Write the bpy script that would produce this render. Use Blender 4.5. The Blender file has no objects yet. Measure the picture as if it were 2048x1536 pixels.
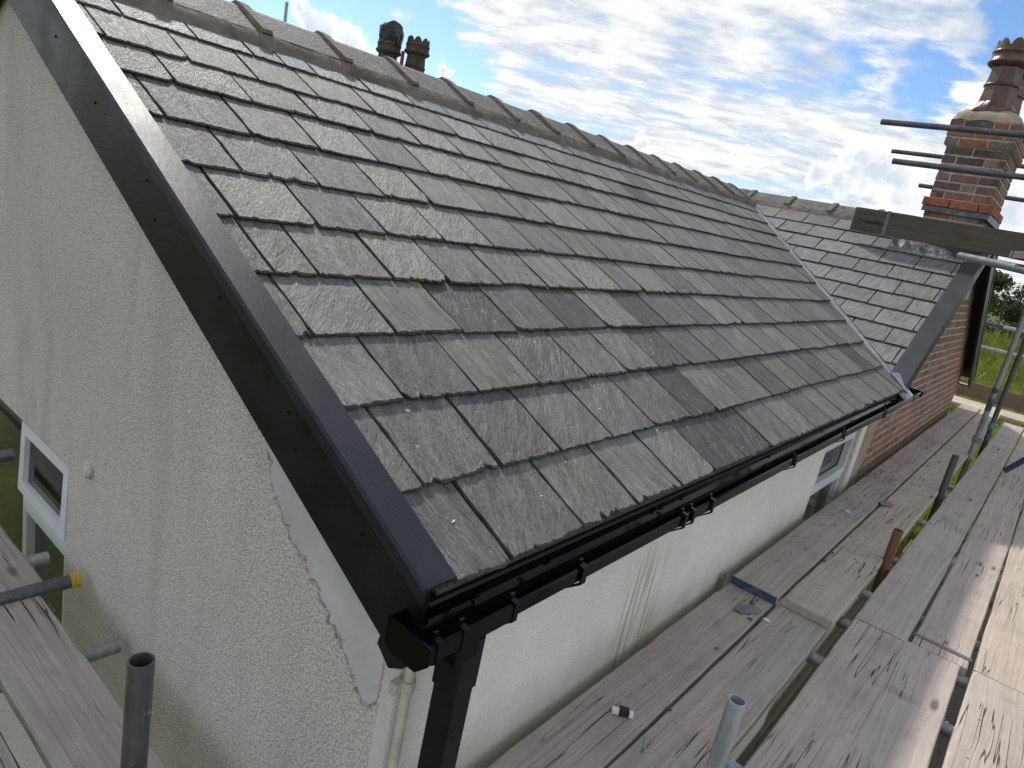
import bpy, math, random
from mathutils import Vector, Matrix
R = math.radians
random.seed(7)
scene = bpy.context.scene
COL = scene.collection
ZC = 5.6                        # eye height above the ground; all coordinates below are measured from eye level

# ------------------------------------------------------------------ camera
cam_d = bpy.data.cameras.new('camera')
cam = bpy.data.objects.new('camera', cam_d)
COL.objects.link(cam)
RIGHT = Vector((0.75173556, 0.63007132, 0.19468896))
DOWN = Vector((0.31067283, -0.07794663, -0.94731553))
FWD = Vector((-0.581701, 0.77261534, -0.25434129))
m = Matrix((( RIGHT.x, -DOWN.x, -FWD.x, 0), (RIGHT.y, -DOWN.y, -FWD.y, 0), (RIGHT.z, -DOWN.z, -FWD.z, ZC), (0, 0, 0, 1)))
cam.matrix_world = m
cam_d.sensor_width = 36.0
cam_d.lens = 24.632
cam_d.clip_start = 0.05
cam_d.clip_end = 3000
scene.camera = cam

# ------------------------------------------------------------------ node helper
class NT:
    def __init__(self, nt):
        self.nt = nt
    def new(self, typ, ins=None, **props):
        n = self.nt.nodes.new(typ)
        for k, v in props.items():
            setattr(n, k, v)
        for k, v in (ins or {}).items():
            s = n.inputs[k]
            if isinstance(v, bpy.types.NodeSocket):
                self.nt.links.new(v, s)
            else:
                s.default_value = v
        return n
    def m(self, op, a, b=0.0, c=0.0):
        return self.new('ShaderNodeMath', {0: a, 1: b, 2: c}, operation=op).outputs[0]
    def vm(self, op, a, b=(0, 0, 0)):
        n = self.new('ShaderNodeVectorMath', {0: a, 1: b}, operation=op)
        return n.outputs[1] if op in ('DOT_PRODUCT', 'LENGTH', 'DISTANCE') else n.outputs[0]
    def rng(self, x, a, b, c=0.0, d=1.0, smooth=True):
        return self.new('ShaderNodeMapRange', {0: x, 1: a, 2: b, 3: c, 4: d}, interpolation_type='SMOOTHSTEP' if smooth else 'LINEAR').outputs[0]
    def noise(self, vec, scale, detail=4.0, rough=0.55, dist=0.0, out='Fac'):
        ins = {'Scale': scale, 'Detail': detail, 'Roughness': rough, 'Distortion': dist}
        if vec is not None:
            ins['Vector'] = vec
        return self.new('ShaderNodeTexNoise', ins).outputs[out]
    def vor(self, vec, scale, feature='F1', out='Distance', rnd=1.0):
        return self.new('ShaderNodeTexVoronoi', {'Vector': vec, 'Scale': scale, 'Randomness': rnd}, feature=feature).outputs[out]
    def mix(self, f, a, b, blend='MIX'):
        n = self.new('ShaderNodeMix', {0: f, 6: a, 7: b}, data_type='RGBA', blend_type=blend)
        return n.outputs[2]
    def scale(self, vec, s):
        return self.new('ShaderNodeMapping', {'Vector': vec, 'Scale': s}).outputs[0]
    def obj(self):
        return self.new('ShaderNodeTexCoord').outputs['Object']
    def sep(self, v):
        return self.new('ShaderNodeSeparateXYZ', {0: v}).outputs
    def comb(self, x, y, z):
        return self.new('ShaderNodeCombineXYZ', {0: x, 1: y, 2: z}).outputs[0]
    def bump(self, h, dist, strength=1.0, normal=None):
        ins = {'Height': h, 'Distance': dist, 'Strength': strength}
        if normal is not None:
            ins['Normal'] = normal
        return self.new('ShaderNodeBump', ins).outputs[0]

def c4(r, g, b):
    return (r, g, b, 1.0)

# ------------------------------------------------------------------ sky and sun
SUN_AZ, SUN_EL = R(65), R(41)              # azimuth measured from +y towards -x
sun_dir = Vector((-math.sin(SUN_AZ) * math.cos(SUN_EL), math.cos(SUN_AZ) * math.cos(SUN_EL), math.sin(SUN_EL)))
world = bpy.data.worlds.new('World')
scene.world = world
world.use_nodes = True
world.cycles.sampling_method = 'MANUAL'
world.cycles.sample_map_resolution = 256
world.node_tree.nodes.clear()
w = NT(world.node_tree)
sky = w.new('ShaderNodeTexSky', sky_type='NISHITA', sun_disc=False, sun_elevation=SUN_EL, sun_rotation=-SUN_AZ,
            air_density=1.0, dust_density=0.3, ozone_density=1.5)
blue = w.vm('MULTIPLY', sky.outputs[0], (0.070, 0.084, 0.102))
gen = w.new('ShaderNodeTexCoord').outputs['Generated']
d = w.vm('NORMALIZE', gen)
dx, dy, dz = w.sep(d)
zz = w.m('ADD', w.m('MAXIMUM', dz, 0.0), 0.10)
p = w.comb(w.m('DIVIDE', dx, zz), w.m('DIVIDE', dy, zz), 0.0)
pr = w.comb(w.vm('DOT_PRODUCT', p, (0.62, 0.465, 0.0)), w.vm('DOT_PRODUCT', p, (-0.60, 0.80, 0.0)), 0.0)
n1 = w.noise(pr, 1.15, 5.0, 0.60)
n2 = w.noise(pr, 5.0, 5.0, 0.64)
cov = w.m('ADD', w.m('MULTIPLY', n1, 0.80), w.m('MULTIPLY', n2, 0.30))
# holes of blue between the cloud banks (directions in the sky)
cn = w.vm('SUBTRACT', w.noise(d, 30.0, 4.0, 0.62, 0.0, 'Color'), (0.5, 0.5, 0.5))
warp = w.vm('ADD', w.vm('ADD', d, w.vm('MULTIPLY', cn, (0.06, 0.06, 0.05))), w.comb(w.m('MULTIPLY', n2, 0.10), 0.0, w.m('MULTIPLY', n1, 0.05)))
holes = None
for (cx, cy, cz, r, a) in ((-0.80, 0.578, 0.152, 0.085, 0.45), (-0.86, 0.49, 0.15, 0.07, 0.45), (-0.735, 0.66, 0.165, 0.06, 0.40), (-0.705, 0.70, 0.135, 0.045, 0.30),
                           (-0.215, 0.947, 0.212, 0.045, 0.34), (-0.135, 0.95, 0.272, 0.055, 0.42), (-0.29, 0.93, 0.215, 0.035, 0.20)):
    dist = w.vm('DISTANCE', warp, (cx + 0.05, cy, cz + 0.025))
    g = w.rng(dist, r * 1.5, 0.0, 0.0, a)
    holes = g if holes is None else w.m('MAXIMUM', holes, g)
cov = w.m('SUBTRACT', cov, holes)
cov = w.m('SUBTRACT', cov, w.rng(dz, 0.30, 0.75, 0.0, 0.10))
cov = w.rng(cov, 0.34, 0.56)
tone = w.m('ADD', w.m('MULTIPLY', n1, 0.45), w.m('MULTIPLY', n2, 0.55))
tone = w.rng(tone, 0.37, 0.62)
cloud = w.mix(tone, c4(0.40, 0.455, 0.52), c4(0.79, 0.79, 0.78))
haze_f = w.rng(dz, 0.10, 0.0, 0.0, 0.55)
cloud = w.mix(haze_f, cloud, c4(0.60, 0.66, 0.72))
sky_col = w.mix(cov, blue, cloud)
# heaped cumulus along the horizon
def px_dir(px, py):
    v = RIGHT * ((px - 1024) / 1401.3) + DOWN * ((py - 768) / 1401.3) + FWD
    return v.normalized()
dn = w.vm('ADD', d, w.vm('MULTIPLY', cn, (0.06, 0.06, 0.06)))
heap = None
for (px, py, r) in ((1725, 318, 40), (1700, 345, 42), (1760, 345, 46), (1640, 350, 30), (1802, 358, 36),
                    (606, 24, 24), (640, 58, 40), (702, 92, 40), (1481, 312, 20), (885, 146, 16), (1290, 288, 24),
                    (1795, 402, 44), (1850, 408, 44), (2025, 415, 58)):
    c = px_dir(px, py)
    f = w.rng(w.vm('DISTANCE', dn, tuple(c)), r / 1250.0, 0.0, 0.0, 1.0, False)
    heap = f if heap is None else w.m('MAXIMUM', heap, f)
hmask = w.rng(heap, 0.02, 0.42)
hshade = w.rng(w.m('ADD', heap, w.m('MULTIPLY', w.sep(cn)[0], 2.2)), 0.20, 1.05)
hcol = w.mix(hshade, c4(0.80, 0.80, 0.80), c4(0.50, 0.555, 0.62))
sky_col = w.mix(w.m('MULTIPLY', hmask, 0.93), sky_col, hcol)
bg = w.new('ShaderNodeBackground', {'Color': sky_col, 'Strength': 1.0})
w.new('ShaderNodeOutputWorld', {0: bg.outputs[0]})

sun_d = bpy.data.lights.new('sun', 'SUN')
sun_d.energy = 2.7
sun_d.angle = R(3.0)
sun_d.color = (1.0, 0.95, 0.87)
sun = bpy.data.objects.new('sun', sun_d)
COL.objects.link(sun)
sun.rotation_euler = (-sun_dir).to_track_quat('-Z', 'Y').to_euler()
sun.location = sun_dir * 30 + Vector((0, 0, ZC))

vs = scene.view_settings
vs.view_transform = 'Standard'
vs.look = 'None'
vs.exposure = 0.50
vs.gamma = 1.0
scene.cycles.use_adaptive_sampling = True
scene.cycles.adaptive_threshold = 0.025
scene.cycles.max_bounces = 5
scene.cycles.diffuse_bounces = 3
scene.cycles.glossy_bounces = 3

# ------------------------------------------------------------------ materials
def material(name):
    mt = bpy.data.materials.new(name)
    mt.use_nodes = True
    mt.node_tree.nodes.clear()
    return mt, NT(mt.node_tree)

def finish(t, color, rough=0.6, normal=None, metallic=0.0, spec=0.5, **more):
    ins = {'Base Color': color, 'Roughness': rough, 'Metallic': metallic, 'Specular IOR Level': spec}
    if normal is not None:
        ins['Normal'] = normal
    ins.update(more)
    b = t.new('ShaderNodeBsdfPrincipled', ins)
    t.new('ShaderNodeOutputMaterial', {0: b.outputs[0]})

def mat_slate(name, grain=1.0):
    mt, t = material(name)
    info = t.new('ShaderNodeObjectInfo')
    rnd = info.outputs['Random']
    o = t.obj()
    off = t.comb(t.m('MULTIPLY', rnd, 37.0), t.m('MULTIPLY', rnd, 91.0), t.m('MULTIPLY', rnd, 13.0))
    v = t.vm('ADD', o, off)
    twist = t.new('ShaderNodeMapping', {'Vector': v, 'Rotation': t.comb(0.0, 0.0, t.rng(rnd, 0.0, 1.0, -0.15, 0.75, False))}).outputs[0]
    streak = t.noise(t.scale(twist, (30, 6, 6)), 1.0, 6.0, 0.66)
    fine = t.noise(t.scale(twist, (170, 38, 60)), 1.0, 4.0, 0.68)
    ridge_ = t.m('SUBTRACT', 1.0, t.m('ABSOLUTE', t.m('MULTIPLY', t.m('SUBTRACT', t.noise(t.scale(twist, (62, 14, 10)), 1.0, 3.0, 0.6), 0.5), 5.0)))
    grit = t.noise(v, 520.0, 2.0, 0.5)
    patch = t.noise(v, 5.0, 3.0, 0.5)
    val = t.m('ADD', t.m('MULTIPLY', streak, 0.85), t.m('MULTIPLY', fine, 0.75))
    val = t.m('ADD', val, t.m('MULTIPLY', grit, 0.35))
    val = t.rng(val, 0.62, 1.36, 0.22, 1.80, False)
    base = t.mix(1.0, info.outputs['Color'], t.comb(val, val, val), 'MULTIPLY')
    # weathering: rusty olive bloom and purple bloom in patches
    base = t.mix(t.rng(patch, 0.50, 0.72, 0.0, 0.5 if grain > 0.9 else 0.12), base, t.mix(1.0, base, c4(1.12, 1.08, 0.82), 'MULTIPLY'))
    base = t.mix(t.rng(patch, 0.46, 0.28, 0.0, 0.4), base, t.mix(1.0, base, c4(0.95, 0.91, 0.96), 'MULTIPLY'))
    # pale mineral streaks running with the grain
    vein = t.noise(t.scale(twist, (34, 3.0, 3)), 1.0, 3.0, 0.5, 1.3)
    vmask = t.m('MULTIPLY', t.rng(t.m('ABSOLUTE', t.m('SUBTRACT', vein, 0.5)), 0.012, 0.0), t.rng(patch, 0.42, 0.56, 0.0, 0.7))
    base = t.mix(vmask, base, c4(0.36, 0.36, 0.35))
    base = t.mix(t.m('MULTIPLY', t.rng(grit, 0.66, 0.74, 0.0, 0.4), t.rng(streak, 0.42, 0.58)), base, c4(0.34, 0.34, 0.33))
    spot = t.vor(v, 28.0)
    cell = t.vor(v, 28.0, 'F1', 'Color')
    smask = t.m('MULTIPLY', t.rng(spot, 0.16, 0.10), t.m('GREATER_THAN', t.sep(cell)[0], 0.965))
    base = t.mix(t.m('MULTIPLY', smask, 0.7), base, c4(0.42, 0.42, 0.40))
    # moss and dirt catch on the dressed lower edge (local y is up the slope from the edge)
    ly = t.sep(o)[1]
    moss_n = t.noise(v, 22.0, 4.0, 0.6)
    edge = t.m('MULTIPLY', t.rng(t.m('ADD', ly, t.m('MULTIPLY', t.m('SUBTRACT', moss_n, 0.5), 0.03)), 0.014, 0.002), t.rng(moss_n, 0.46, 0.6, 0.0, 0.75))
    base = t.mix(edge, base, c4(0.085, 0.088, 0.04))
    h = t.m('ADD', t.m('MULTIPLY', streak, 1.1), t.m('MULTIPLY', fine, 0.55))
    h = t.m('ADD', h, t.m('MULTIPLY', ridge_, 0.13))
    nrm = t.bump(h, 0.0125 * grain, 1.0)
    rough = t.rng(fine, 0.3, 0.7, 0.50, 0.72)
    finish(t, base, rough, nrm, spec=0.32)
    return mt

def mat_plain(name, color, rough, spec=0.5, metallic=0.0, var=0.25, scale=30.0, bump=0.0, bscale=200.0, dirt=None, dirt_amt=0.0, tint=False):
    mt, t = material(name)
    o = t.obj()
    n = t.noise(o, scale, 5.0, 0.6)
    k = t.rng(n, 0.3, 0.7, 1 - var, 1 + var, False)
    colr = c4(*color)
    if tint:
        colr = t.mix(1.0, t.new('ShaderNodeObjectInfo').outputs['Color'], colr, 'MULTIPLY')
    base = t.mix(1.0, colr, t.comb(k, k, k), 'MULTIPLY')
    if dirt is not None:
        dn_ = t.noise(o, scale * 0.37, 6.0, 0.65, 0.5)
        base = t.mix(t.rng(dn_, 0.48, 0.66, 0.0, dirt_amt), base, c4(*dirt))
    nrm = None
    if bump:
        nrm = t.bump(t.noise(o, bscale, 3.0, 0.55), bump)
    r = t.rng(n, 0.3, 0.7, max(rough - 0.07, 0.02), rough + 0.07, False)
    finish(t, base, r, nrm, metallic, spec)
    return mt

def mat_render(name, color, front=False):
    mt, t = material(name)
    o = t.obj()
    big = t.noise(o, 1.3, 5.0, 0.6, 0.4)
    mid = t.noise(o, 6.0, 5.0, 0.6)
    down = t.noise(t.scale(o, (9, 9, 1.1)), 1.0, 4.0, 0.55)
    k = t.m('ADD', t.m('MULTIPLY', big, 0.30), t.m('ADD', t.m('MULTIPLY', mid, 0.16), t.m('MULTIPLY', down, 0.16)))
    k = t.rng(k, 0.20, 0.42, 0.88, 1.08, False)
    base = t.mix(1.0, c4(*color), t.comb(k, k, k), 'MULTIPLY')
    grain = t.vor(o, 185.0, 'SMOOTH_F1')
    grain2 = t.noise(o, 240.0, 2.0, 0.6)
    h = t.m('ADD', t.m('MULTIPLY', grain, 0.9), t.m('MULTIPLY', grain2, 0.9))
    pit = t.rng(h, 1.02, 0.70, 0.55, 1.10)
    base = t.mix(0.22 if front else 0.70, base, t.mix(1.0, base, t.comb(pit, pit, pit), 'MULTIPLY'))
    if front:
        # green algae run below the gutter joint and brownish shade painted on above the deck
        x, y, z = t.sep(o)
        st = t.noise(t.scale(o, (1, 42, 2.2)), 1.0, 4.0, 0.6)
        yy = t.m('ADD', y, t.m('MULTIPLY', t.m('ADD', z, 1.0), 0.10))
        band = t.m('MULTIPLY', t.rng(yy, 1.98, 2.12), t.rng(yy, 2.42, 2.24))
        alg = t.m('MULTIPLY', t.m('MULTIPLY', band, t.rng(st, 0.44, 0.60)), t.rng(z, -1.02, -1.28))
        base = t.mix(t.m('MULTIPLY', alg, 0.62), base, c4(0.17, 0.17, 0.055))
        deck_shade = t.m('MULTIPLY', t.rng(t.m('ADD', z, t.m('MULTIPLY', mid, 0.14)), -1.22, -1.46), 0.50)
        base = t.mix(deck_shade, base, c4(0.26, 0.23, 0.155))
    else:
        st = t.noise(t.scale(o, (3.2, 3.2, 0.55)), 1.0, 5.0, 0.6, 0.6)
        base = t.mix(t.rng(st, 0.54, 0.72, 0.0, 0.30), base, c4(0.30, 0.28, 0.245))
    nrm = t.bump(h, 0.0022 if front else 0.0060, 0.8 if front else 1.0)
    finish(t, base, 0.85, nrm, spec=0.25)
    return mt

def mat_wood(name, color=(0.43, 0.378, 0.335), dark=(0.10, 0.085, 0.075), wear=1.0):
    mt, t = material(name)
    info = t.new('ShaderNodeObjectInfo')
    rnd = info.outputs['Random']
    o = t.obj()
    v = t.vm('ADD', o, t.comb(t.m('MULTIPLY', rnd, 53.0), t.m('MULTIPLY', rnd, 17.0), t.m('MULTIPLY', rnd, 7.0)))
    wob = t.noise(t.scale(v, (0.9, 3, 3)), 1.0, 3.0, 0.5)
    knot = t.vor(t.scale(v, (1.5, 5.0, 5.0)), 1.0)
    kk = t.rng(knot, 0.22, 0.0)
    vx, vy, vz = t.sep(v)
    yy = t.m('ADD', vy, t.m('ADD', t.m('MULTIPLY', wob, 0.07), t.m('MULTIPLY', kk, 0.022)))
    gv = t.comb(t.m('MULTIPLY', vx, 2.2), t.m('MULTIPLY', yy, 95.0), t.m('MULTIPLY', vz, 60.0))
    grain = t.noise(gv, 1.0, 5.0, 0.65, 0.2)
    gv2 = t.comb(t.m('MULTIPLY', vx, 0.8), t.m('MULTIPLY', yy, 26.0), t.m('MULTIPLY', vz, 20.0))
    grain2 = t.noise(gv2, 1.0, 3.0, 0.55, 0.3)
    stain = t.noise(v, 3.4, 6.0, 0.66, 0.5)
    scuff = t.noise(t.scale(v, (16, 40, 30)), 1.0, 5.0, 0.7, 1.4)
    k = t.m('ADD', t.m('MULTIPLY', grain, 0.9), t.m('ADD', t.m('MULTIPLY', grain2, 0.5), t.m('MULTIPLY', stain, 0.75)))
    k = t.rng(k, 0.72, 1.40, 0.66, 1.25, False)
    tint = t.mix(1.0, c4(*color), info.outputs['Color'], 'MULTIPLY')
    base = t.mix(1.0, tint, t.comb(k, k, k), 'MULTIPLY')
    base = t.mix(t.rng(stain, 0.54, 0.74, 0.0, 0.45), base, c4(dark[0] * 1.5, dark[1] * 1.4, dark[2] * 1.35))
    # drying cracks along the grain
    ys = t.m('ADD', vy, t.m('MULTIPLY', wob, 0.02))
    cr = t.noise(t.comb(t.m('MULTIPLY', vx, 0.9), t.m('MULTIPLY', ys, 30.0), t.m('MULTIPLY', vz, 10.0)), 1.0, 2.0, 0.5)
    crm = t.m('MULTIPLY', t.rng(t.m('ABSOLUTE', t.m('SUBTRACT', cr, 0.5)), 0.012, 0.003), t.rng(t.noise(v, 2.2, 2.0), 0.50, 0.60))
    base = t.mix(t.m('MULTIPLY', crm, 0.9), base, c4(*[x * 0.35 for x in dark]))
    # short dark scars and cuts left by tools, mostly with the grain
    scv = t.noise(t.comb(t.m('MULTIPLY', vx, 16.0), t.m('MULTIPLY', ys, 110.0), t.m('MULTIPLY', vz, 30.0)), 1.0, 2.0, 0.6)
    scm = t.m('MULTIPLY', t.rng(scv, 0.66, 0.72), t.rng(t.noise(v, 5.0, 3.0), 0.48, 0.60))
    base = t.mix(t.m('MULTIPLY', scm, 0.45 * wear), base, c4(*[x * 0.5 for x in dark]))
    base = t.mix(t.m('MULTIPLY', t.rng(knot, 0.10, 0.03), 0.8), base, c4(*[x * 0.8 for x in dark]))
    pale = t.rng(scuff, 0.62, 0.74, 0.0, 0.35)
    base = t.mix(pale, base, c4(0.50, 0.46, 0.42))
    h = t.m('ADD', t.m('MULTIPLY', grain, 0.8), t.m('ADD', t.m('MULTIPLY', scuff, 0.4), t.m('MULTIPLY', grain2, 0.5)))
    h = t.m('SUBTRACT', h, t.m('MULTIPLY', crm, 1.2))
    nrm = t.bump(h, 0.0035, 1.0)
    finish(t, base, 0.82, nrm, spec=0.3)
    return mt

def mat_tube(name, color, rust=0.25, rough=0.42, metallic=0.55):
    mt, t = material(name)
    o = t.obj()
    rnd = t.new('ShaderNodeObjectInfo').outputs['Random']
    v = t.vm('ADD', o, t.comb(t.m('MULTIPLY', rnd, 31.0), 0.0, t.m('MULTIPLY', rnd, 11.0)))
    n = t.noise(v, 9.0, 6.0, 0.65)
    s = t.noise(t.scale(v, (60, 60, 5)), 1.0, 4.0, 0.6)
    k = t.rng(t.m('ADD', t.m('MULTIPLY', n, 0.6), t.m('MULTIPLY', s, 0.5)), 0.38, 0.75, 0.6, 1.3, False)
    base = t.mix(1.0, c4(*color), t.comb(k, k, k), 'MULTIPLY')
    rm = t.rng(t.noise(v, 16.0, 6.0, 0.7, 0.4), 0.55, 0.66, 0.0, rust)
    base = t.mix(rm, base, c4(0.17, 0.085, 0.045))
    cem = t.rng(t.noise(v, 55.0, 4.0, 0.6), 0.64, 0.70, 0.0, 0.55)
    base = t.mix(cem, base, c4(0.42, 0.41, 0.39))
    met = t.m('SUBTRACT', metallic, t.m('MULTIPLY', t.m('ADD', rm, cem), metallic))
    nrm = t.bump(t.m('ADD', t.noise(v, 120.0, 4.0, 0.6), cem), 0.0010)
    finish(t, base, t.rng(n, 0.3, 0.7, rough - 0.08, rough + 0.18), nrm, met)
    return mt

def mat_brick(name):
    mt, t = material(name)
    info = t.new('ShaderNodeObjectInfo')
    rnd = info.outputs['Random']
    v = t.vm('ADD', t.obj(), t.comb(t.m('MULTIPLY', rnd, 71.0), t.m('MULTIPLY', rnd, 29.0), t.m('MULTIPLY', rnd, 43.0)))
    n = t.noise(v, 16.0, 5.0, 0.65, 0.5)
    f = t.noise(v, 110.0, 4.0, 0.6)
    k = t.rng(t.m('ADD', t.m('MULTIPLY', n, 0.8), t.m('MULTIPLY', f, 0.5)), 0.45, 0.85, 0.55, 1.4, False)
    base = t.mix(1.0, info.outputs['Color'], t.comb(k, k, k), 'MULTIPLY')
    base = t.mix(t.rng(t.noise(v, 11.0, 5.0, 0.65), 0.52, 0.66, 0.0, 0.6), base, c4(0.17, 0.14, 0.135))
    base = t.mix(t.rng(t.noise(v, 24.0, 5.0, 0.7), 0.60, 0.70, 0.0, 0.6), base, c4(0.42, 0.36, 0.30))
    nrm = t.bump(t.m('ADD', n, t.m('MULTIPLY', f, 0.6)), 0.006)
    finish(t, base, 0.88, nrm, spec=0.2)
    return mt

def mat_leaf(name, a, b, transl=0.25):
    mt, t = material(name)
    n = t.noise(t.obj(), 0.9, 4.0, 0.6)
    f = t.noise(t.obj(), 7.0, 3.0, 0.6)
    base = t.mix(t.rng(t.m('ADD', t.m('MULTIPLY', n, 0.6), t.m('MULTIPLY', f, 0.5)), 0.40, 0.70), c4(*a), c4(*b))
    bs = t.new('ShaderNodeBsdfPrincipled', {'Base Color': base, 'Roughness': 0.6, 'Specular IOR Level': 0.3})
    tr = t.new('ShaderNodeBsdfTranslucent', {'Color': base})
    mx = t.new('ShaderNodeMixShader', {0: transl, 1: bs.outputs[0], 2: tr.outputs[0]})
    t.new('ShaderNodeOutputMaterial', {0: mx.outputs[0]})
    return mt

def mat_ground(name):
    mt, t = material(name)
    o = t.obj()
    a = t.noise(o, 0.05, 5.0, 0.6)
    b = t.noise(o, 0.6, 6.0, 0.65)
    c = t.noise(o, 7.0, 5.0, 0.7)
    base = t.mix(t.rng(b, 0.35, 0.65), c4(0.046, 0.066, 0.020), c4(0.105, 0.125, 0.036))
    base = t.mix(t.rng(a, 0.42, 0.62, 0.0, 0.6), base, c4(0.17, 0.19, 0.045))
    base = t.mix(t.rng(c, 0.5, 0.7, 0.0, 0.5), base, c4(0.04, 0.07, 0.015))
    dirt = t.noise(o, 0.33, 5.0, 0.6, 0.5)
    base = t.mix(t.rng(dirt, 0.60, 0.68, 0.0, 0.8), base, c4(0.17, 0.12, 0.07))
    nrm = t.bump(t.m('ADD', b, c), 0.08)
    finish(t, base, 0.9, nrm, spec=0.15)
    return mt

M = {}
M['slate'] = mat_slate('welsh_slate')
M['slate_wing'] = mat_slate('welsh_slate_dressed', 0.55)
M['slate_edge'] = mat_plain('shaded_mossy_slate_edge', (0.072, 0.070, 0.060), 0.8, 0.2, var=0.5, scale=45.0, bump=0.004, bscale=160.0, dirt=(0.075, 0.078, 0.035), dirt_amt=0.7)  # edge shade painted as a dark colour, with mossy patches
M['black_matt'] = mat_plain('matt_black_upvc', (0.004, 0.004, 0.0045), 0.6, 0.12)
M['felt'] = mat_plain('roof_felt', (0.03, 0.03, 0.03), 0.9)
M['gable_render'] = mat_render('rough_cast_render', (0.735, 0.69, 0.625))
M['front_render'] = mat_render('painted_render', (0.83, 0.805, 0.755), True)
M['cement'] = mat_plain('smooth_cement_patch', (0.53, 0.515, 0.515), 0.8, 0.25, var=0.16, scale=5.0, bump=0.0012, bscale=60.0, dirt=(0.36, 0.34, 0.30), dirt_amt=0.4)
M['cement_brown'] = mat_plain('old_cement', (0.36, 0.30, 0.235), 0.9, 0.2, var=0.25, scale=7.0, bump=0.004, bscale=40.0, dirt=(0.20, 0.16, 0.12), dirt_amt=0.6)
M['cement_edge'] = mat_plain('crumbled_render_edge', (0.37, 0.345, 0.31), 0.9, 0.2, var=0.4, scale=30.0)
M['mortar'] = mat_plain('lime_mortar', (0.50, 0.43, 0.355), 0.95, 0.1, var=0.25, scale=14.0, bump=0.006, bscale=70.0, dirt=(0.30, 0.24, 0.19), dirt_amt=0.5)
M['ridge_mortar'] = mat_plain('ridge_bedding', (0.165, 0.143, 0.118), 0.95, 0.1, var=0.32, scale=9.0, bump=0.012, bscale=26.0, dirt=(0.10, 0.082, 0.06), dirt_amt=0.7)
M['ridge'] = mat_plain('weathered_ridge_tile', (0.105, 0.10, 0.095), 0.75, 0.35, var=0.5, scale=24.0, bump=0.006, bscale=60.0, dirt=(0.20, 0.185, 0.16), dirt_amt=0.75)
M['ridge_collar'] = mat_plain('ridge_collar', (0.165, 0.14, 0.112), 0.85, 0.3, var=0.4, scale=24.0, bump=0.004, bscale=70.0, dirt=(0.13, 0.12, 0.11), dirt_amt=0.6)
M['brick'] = mat_brick('stock_brick')
def mat_foil(name, color, rough, spec):
    mt, t = material(name)
    o = t.obj()
    g = t.noise(t.scale(o, (8, 90, 70)), 1.0, 4.0, 0.6, 0.3)
    n = t.noise(o, 5.0, 5.0, 0.6)
    dust = t.rng(t.noise(o, 300.0, 2.0, 0.5), 0.70, 0.76, 0.0, 0.35)
    base = t.mix(dust, c4(*color), c4(0.22, 0.22, 0.22))
    base = t.mix(t.rng(n, 0.45, 0.7, 0.0, 0.06), base, c4(0.14, 0.14, 0.14))
    nrm = t.bump(g, 0.0007)
    finish(t, base, t.rng(n, 0.35, 0.65, rough - 0.04, rough + 0.08), nrm, spec=spec)
    return mt
M['foil'] = mat_foil('black_woodgrain_foil', (0.007, 0.007, 0.008), 0.38, 0.22)
M['foil_top'] = mat_foil('black_trim_top', (0.010, 0.012, 0.018), 0.46, 0.36)
M['foil_grey'] = mat_foil('sheen_grey_trim', (0.045, 0.046, 0.049), 0.50, 0.36)  # grey base paints the sky reflection on the wing capping
M['pvc'] = mat_plain('black_gutter_pvc', (0.004, 0.004, 0.0048), 0.13, 0.12, var=0.2, scale=12.0)
M['pvc_matt'] = mat_plain('black_downpipe_pvc', (0.005, 0.005, 0.0055), 0.32, 0.30, var=0.2, scale=12.0)
M['upvc'] = mat_plain('white_window_frame', (0.70, 0.72, 0.74), 0.35, 0.5, var=0.06, scale=6.0, dirt=(0.50, 0.50, 0.48), dirt_amt=0.25)
M['rubber'] = mat_plain('black_glazing_seal', (0.02, 0.02, 0.02), 0.6)
M['cream'] = mat_plain('cream_painted_pipe', (0.58, 0.55, 0.46), 0.55, 0.4, var=0.15, scale=20.0, dirt=(0.32, 0.30, 0.24), dirt_amt=0.4)
M['lead'] = mat_plain('valley_lead', (0.25, 0.29, 0.325), 0.62, 0.35, 0.0, var=0.3, scale=14.0, bump=0.003, bscale=26.0, dirt=(0.30, 0.26, 0.22), dirt_amt=0.5)
M['lead_dark'] = mat_plain('dark_lead', (0.10, 0.105, 0.115), 0.45, 0.5, 0.4, var=0.4, scale=10.0, bump=0.010, bscale=22.0, dirt=(0.45, 0.46, 0.50), dirt_amt=0.5)
M['galv'] = mat_tube('galvanised_tube', (0.34, 0.355, 0.365), 0.18)
M['galv_dark'] = mat_tube('dark_steel_tube', (0.13, 0.135, 0.145), 0.35, 0.40, 0.6)
M['galv_pale'] = mat_tube('pale_galvanised_tube', (0.42, 0.46, 0.48), 0.10, 0.40, 0.4)
M['rust'] = mat_tube('rusty_tube', (0.21, 0.095, 0.045), 0.8, 0.75, 0.1)
M['blue_paint'] = mat_plain('blue_marker_paint', (0.05, 0.085, 0.17), 0.6, 0.3, var=0.45, scale=30.0, dirt=(0.14, 0.13, 0.125), dirt_amt=0.75)
M['yellow'] = mat_plain('yellow_tube_cap', (0.60, 0.40, 0.02), 0.5, 0.4, var=0.2, scale=30.0, dirt=(0.25, 0.17, 0.05), dirt_amt=0.4)
M['wood'] = mat_wood('weathered_scaffold_board')
M['wood_dark'] = mat_wood('old_and_shaded_board', (0.115, 0.098, 0.074), (0.05, 0.043, 0.035), 0.5)
M['wood_pale'] = mat_wood('sunlit_pale_board', (0.56, 0.49, 0.38), (0.25, 0.21, 0.16), 0.4)  # sunlight on the far boards painted as paler wood
M['band'] = mat_plain('galvanised_hoop_iron', (0.16, 0.165, 0.17), 0.45, 0.5, 0.7, var=0.4, scale=60.0, bump=0.002, bscale=120.0)
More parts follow.
